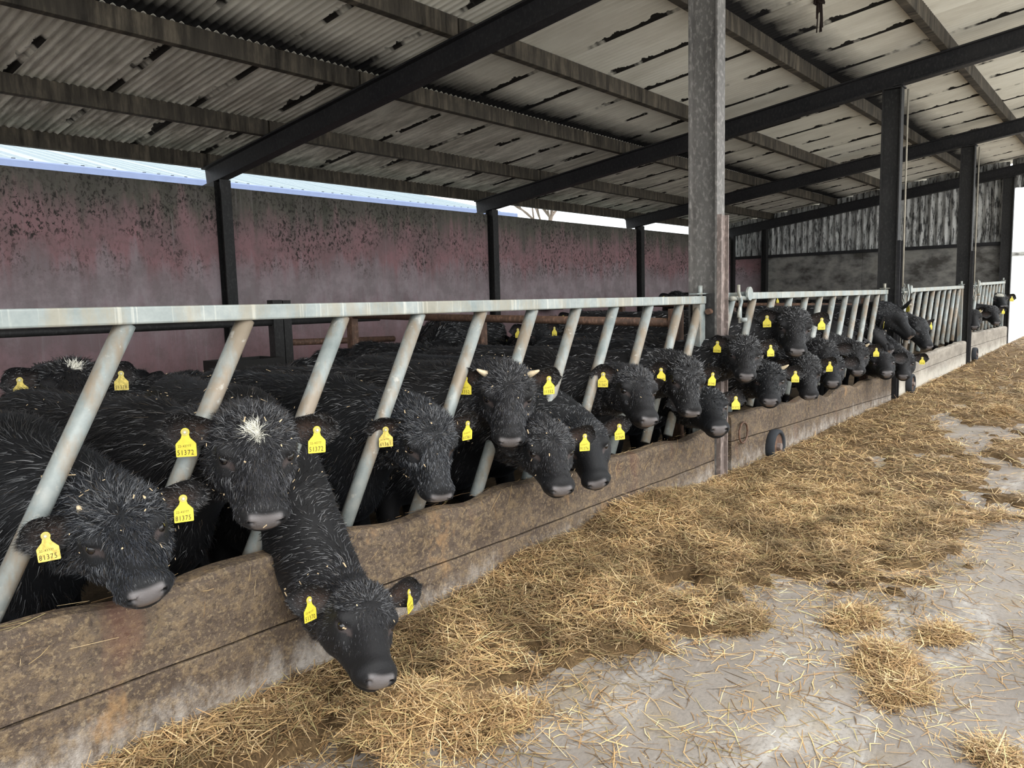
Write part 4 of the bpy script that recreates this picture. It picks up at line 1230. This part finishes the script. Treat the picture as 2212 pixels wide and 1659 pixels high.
# cattle standing further back: two standing animals and their copies
def proto(hd_drop, yaw, seed, tagged, star=None):
    hd = np.array([math.cos(yaw)*.75, math.sin(yaw)*.75, -.66]); hd = nrm(hd)
    s = nrm(np.cross([0, 0, 1], hd)); n = np.cross(hd, s)
    P = np.array([.50, .12*math.sin(yaw), 1.06-hd_drop])
    return make_cow('cow', 'x', 'cattle standing back in the pen', P, hd, s, n, (0, 0), (1, 0), 1.04, 1.0, 1.0, 0.012, 3500, 12000, shag=1.1,
                    tags=tagged, near=False, seed=seed, herd=False, star=star)
def copy_tree(o, parent=None):
    c = o.copy(); C.objects.link(c); c.parent = parent
    for ch in list(o.children):
        copy_tree(ch, c)
    return c
if _only > 100:
    protos = [proto(0.02, .5, 301, ('51366', '51366')), proto(.22, -.6, 302, ('51358', None)), proto(.45, .1, 303, (None, None))]
    used = [False]*3
    SP = [  # proto, x, y, heading (deg, 0 = +X), scale, label
     (1, .9, 2.9, 70, .90, 'black cow standing side-on behind the leftmost slanted bars'),
     (2, 2.1, 2.75, 200, .86, 'black cow with lowered head behind the second slanted bar'),
     (0, 2.45, 3.75, 20, .80, 'black cow close to the dark pipe rail at left'),
     (2, 3.55, 2.75, 165, .88, 'black cow turned away behind the starred calf'),
     (1, 4.35, 2.3, 262, .95, 'black cow standing by the pipe divider in the first bay'),
     (0, 5.0, 3.2, 335, .88, 'black cow raising its head beside the twin posts'),
     (2, 6.0, 3.6, 190, 1.05, 'black cow whose low back shows behind the horned calf'),
     (0, 6.3, 2.6, 215, 1.03, 'black tagged cow beyond the pipe divider, left one'),
     (1, 7.5, 3.5, 200, 1.03, 'black cow beyond the pipe divider, far one'),
     (0, 7.6, 2.5, 230, 1.0, 'black tagged cow beyond the pipe divider, right one'),
     (2, 6.9, 4.6, 170, 1.05, 'black cow standing along the pink wall'),
     (1, 8.9, 2.6, 250, 1.02, 'black cow deep in the second bay behind the tall cow'),
     (0, 9.3, 3.9, 190, 1.05, 'black cow near the pink wall in the second bay'),
     (2, 10.9, 2.5, 255, 1.05, 'black cow standing back in the third bay'),
     (0, 12.2, 2.6, 240, 1.2, 'black cow whose head tops the rail before the end wall'),
     (1, 13.5, 2.6, 270, 1.05, 'black cow deep in the third bay near its far post'),
     (2, 16.0, 2.4, 260, 1.05, 'black cow standing back in the farthest bay'),
     (0, 12.8, 4.3, 200, 1.25, 'black cow with raised ears against the end wall'),
     (1, 16.6, 4.2, 215, 1.2, 'black cow in the far corner by the end wall'),
    ]
    for pi, x, y, hd, sc_, lab in SP:
        o = protos[pi] if not used[pi] else copy_tree(protos[pi])
        used[pi] = True
        o.location = (x, y, gz(x)); o.rotation_euler = (0, 0, math.radians(hd)); o.scale = (sc_,)*3
        o['label'] = lab
# ------------------------------------------------------------------ hay on the passage floor
def vnoise(x, y, s, seed):
    x = np.asarray(x)*s; y = np.asarray(y)*s; xi = np.floor(x).astype(int); yi = np.floor(y).astype(int); fx = x-xi; fy = y-yi
    fx = fx*fx*(3-2*fx); fy = fy*fy*(3-2*fy)
    def h(a, b):
        n = (a*374761393 + b*668265263 + seed*1442695) & 0x7fffffff
        n = ((n ^ (n >> 13))*1274126177) & 0x7fffffff
        return ((n ^ (n >> 16)) & 0xffff)/65535.0
    return (h(xi, yi)*(1-fx)+h(xi+1, yi)*fx)*(1-fy)+(h(xi, yi+1)*(1-fx)+h(xi+1, yi+1)*fx)*fy
def fbm(x, y, s, seed):
    return .5*vnoise(x, y, s, seed)+.3*vnoise(x, y, s*2.1, seed+1)+.2*vnoise(x, y, s*4.3, seed+2)
EDX = [-2, .6, 1.5, 2.2, 2.75, 3.1, 3.5, 4.2, 4.7, 5.4, 7, 9, 14, 20, 30]
EDY = [-.35, -.50, -.72, -.85, -1.15, -1.28, -1.42, -1.50, -1.62, -1.8, -2.1, -2.4, -2.7, -3.2, -3.6]
HX = [-2, .4, .8, 1.4, 2.0, 2.35, 2.7, 3.0, 3.2, 3.5, 3.9, 4.3, 4.65, 5.1, 5.6, 6.3, 6.8, 7.6, 8.5, 10, 13, 20]
HZ = [.04, .05, .07, .055, .075, .09, .145, .14, .13, .185, .17, .09, .05, .05, .05, .03, .03, .03, .02, .01, .01, .01]
def hay_cov(x, y):
    e = np.interp(x, EDX, EDY); t = (y-e)/.45
    n = fbm(x*.8, y*1.6, 1.6, 3)
    far = np.interp(x, [4.5, 7], [0, 1])
    return np.clip(.5+t*.75*(1-.6*far)-.12*far+(n-.5)*(2.6+1.4*far)+(vnoise(x, y, 14, 5)-.5)*.5, 0, 1)
def hay_h(x, y):
    c = hay_cov(x, y); e = np.interp(x, EDX, EDY); hz = np.interp(x, HX, HZ)
    near = np.exp(-((y+.12)/.45)**2)
    ridge = .055*np.exp(-((x-1.15)/.35)**2-((y+.62)/.16)**2) + .04*np.exp(-((x-1.75)/.3)**2-((y+.6)/.2)**2) + .03*np.exp(-((x-3.2)/.7)**2-((y+.75)/.3)**2)
    lump = ((fbm(x, y, 4.0, 11)-.38)*.085 + (fbm(x, y, 11.0, 17)-.4)*.03)*np.interp(x, [5, 9], [1, .55])*np.interp(y, [-.5, -.2], [1, .45])
    return c*(hz*near + .012 + np.maximum(0, lump)+ridge)
# matted base
xs = np.concatenate([np.arange(-1.5, 8, .045), np.arange(8, 30, .15)]); ys = np.arange(-4.2, -.095, .045)
Xg, Yg = np.meshgrid(xs, ys); Cg = hay_cov(Xg, Yg); Hg = hay_h(Xg, Yg)
V = np.stack([Xg, Yg, gz(Xg)+np.where(Cg > .62, Hg, -.02)], -1).reshape(-1, 3)
nx_ = len(xs); ii, jj = np.meshgrid(np.arange(nx_-1), np.arange(len(ys)-1)); a = (jj*nx_+ii).ravel()
Q = np.stack([a, a+1, a+nx_+1, a+nx_], 1)
cq = Cg.reshape(-1)[Q].max(1); Q = Q[cq > .62]
hay = empty('loose_hay', (0, 0, 0)); tag(hay, 'loose golden hay spread along the foot of the feed barrier', 'hay', kind='stuff')
link(bpy.data.objects.new('matted_hay', np_mesh('matted_hay', V, quads=Q, mats=[M['haybase']])), hay)['kind'] = 'stuff'
def stalks(P, yaw, pitch, Ln, wd, r, col, bend):
    n = len(P); d = np.stack([np.cos(yaw)*np.cos(pitch), np.sin(yaw)*np.cos(pitch), np.sin(pitch)], 1)
    s = np.stack([-np.sin(yaw), np.cos(yaw), r.uniform(-.4, .4, n)], 1); s /= np.linalg.norm(s, axis=1)[:, None]; s0 = s*(wd*.5)[:, None]
    mid = P + np.stack([-np.sin(yaw), np.cos(yaw), np.full(n, .35)], 1)*(bend*Ln)[:, None]
    a = P - d*(Ln*.5)[:, None]; b = P + d*(Ln*.5)[:, None]
    V = np.concatenate([a-s0*.7, a+s0*.7, mid-s0, mid+s0, b-s0*.5, b+s0*.5]); i = np.arange(n)
    Q = np.concatenate([np.stack([i, i+n, i+3*n, i+2*n], 1), np.stack([i+2*n, i+3*n, i+5*n, i+4*n], 1)])
    return V, Q, np.tile(np.concatenate([col, np.ones((n, 1))], 1), (6, 1))
def hay_cols(n, r, dark):
    pal = np.array([[.54, .375, .175], [.72, .55, .30], [.40, .255, .115], [.22, .14, .07], [.60, .45, .21], [.45, .38, .17]])
    c = pal[r.choice(6, n, p=[.24, .15, .22, .23, .08, .08])]*r.uniform(.65, 1.25, (n, 1))
    return np.minimum(c*dark[:, None]*np.array([1.06, 1.03, 1.06]), .9)
r = np.random.default_rng(55)
def scatter(n, x0, x1, thr, width, length, dens_pow):
    # denser close by
    out_x, out_y = [], []
    while sum(map(len, out_x)) < n:
        u = r.random(n*2); x = x0 + (x1-x0)*u**dens_pow; y = r.uniform(-4.0, -.12, n*2)
        c = hay_cov(x, y); y_lim = np.interp(x, EDX, EDY)-1.3
        sparse = np.where(y > -2.6, 0.06+.16*np.clip(fbm(x*.7, y*2.2, 2.2, 23)*2.4-1.0, 0, 1), .015)
        ok = r.random(n*2) < np.maximum(c**1.5, sparse)
        out_x.append(x[ok]); out_y.append(y[ok])
    x = np.concatenate(out_x)[:n]; y = np.concatenate(out_y)[:n]
    c = hay_cov(x, y); h = np.where(c > .62, hay_h(x, y), 0)
    P = np.stack([x, y, gz(x)+h+r.uniform(.002, .028, n)*np.clip(c*1.3, .12, 1)], 1)
    Ln = r.gamma(4, length/4, n).clip(.02, .2); 
    yaw = r.uniform(0, math.pi*2, n); pitch = r.normal(0, .22, n)*np.clip(c, .15, 1)
    clump = fbm(x, y, 5.0, 31); dark = np.interp(clump, [.25, .5, .7], [.50, .92, 1.25])*np.interp(c, [0, .6, 1], [1.15, 1.0, .9])
    return stalks(P, yaw, pitch, Ln, r.uniform(.6, 1.3, n)*width, r, hay_cols(n, r, dark), r.normal(0, .12, n))
parts = [scatter(54000, .2, 5.2, 0, .0033, .085, 1.25), scatter(24000, 4.6, 12, 0, .0048, .10, 1.2), scatter(8000, 11, 24, 0, .009, .15, 1.2)]
for nm, (V, Q, Cc) in zip(('stalks', 'stalks', 'stalks'), parts):
    link(bpy.data.objects.new(nm, np_mesh(nm, V, quads=Q, mats=[M['hay']], colors=Cc, smooth=False)), hay)['kind'] = 'stuff'
# stalks dragged onto the plank top of the nearest gate
n = 240; x = r.uniform(.4, 4.7, n); top = np.interp(x, [.17, 4.83], [.536, .425]); hang = r.random(n) < .45
P = np.stack([x, np.where(hang, -.112, r.uniform(-.09, -.03, n)), np.where(hang, top-r.uniform(.01, .12, n), top+r.uniform(-.004, .006, n))], 1)
V, Q, Cc = stalks(P, r.uniform(-.4, .4, n)+np.where(r.random(n) < .5, math.pi, 0), np.where(hang, r.uniform(-1.4, 1.4, n), r.normal(0, .06, n)), r.gamma(4, .016, n).clip(.02, .13), r.uniform(.0014, .0026, n), r, hay_cols(n, r, np.full(n, 1.0)), r.normal(0, .06, n))
link(bpy.data.objects.new('stalks', np_mesh('stalks', V, quads=Q, mats=[M['hay']], colors=Cc, smooth=False)), hay)['kind'] = 'stuff'
# separate clumps lying on the bare concrete
CL = [((1945, 1490), .13, 'small hay clump alone on bare concrete at lower right'), ((1915, 1425), .17, 'tawny hay clump on concrete just above the smallest clump'),
      ((1590, 1340), .16, 'brown hay tuft at the edge of the bare concrete'), ((2155, 1635), .10, 'hay clump at the bottom right corner'),
      ((1850, 1335), .15, 'flat hay wisp between the concrete and the main spread'), ((2035, 1370), .12, 'greenish hay wisp on concrete near the right edge'), ((1560, 1450), .0, ''),
      ((880, 1590), .22, 'thick golden hay heap below the calf reaching down'), ((1050, 1560), .20, 'loose golden heap beside the thick one near the bottom edge'), ((2160, 905), .24, 'darker hay heap at the right edge farther back')]
for (px_, rad_, lab) in CL:
    if not lab: continue
    p = on_z(px_[0], px_[1], .0); p[2] = gz(p[0])+ (float(hay_h(np.array([p[0]]), np.array([p[1]]))[0]) if rad_ > .19 else 0); n = int(900*(rad_/.13)**1.6)
    a_ = r.uniform(0, 2*math.pi, n); rr = rad_*np.sqrt(r.random(n))*(1+.28*np.sin(a_*3+rad_*40)+.2*np.sin(a_*5+px_[0])); lx = rr*np.cos(a_); ly = rr*np.sin(a_)*.62
    hgt = (1-(rr/rad_)**2)*rad_*(.26 if rad_ < .19 else .42); rot = r.uniform(-.5, .5)
    P = np.stack([lx*math.cos(rot)-ly*math.sin(rot), lx*math.sin(rot)+ly*math.cos(rot), r.random(n)*hgt+.006], 1)
    V, Q, Cc = stalks(P, r.uniform(0, 6.28, n), r.normal(0, .25, n), r.gamma(4, .024, n).clip(.03, .2), r.uniform(.002, .0042, n), r, hay_cols(n, r, np.full(n, 1.0 if 'brown' not in lab else .7)), r.normal(0, .15, n))
    o = link(bpy.data.objects.new('hay_clump', np_mesh('hay_clump', V, quads=Q, mats=[M['hay']], colors=Cc, smooth=False)))
    o.location = p; tag(o, lab, 'hay clump', 'hay clumps on the passage floor')
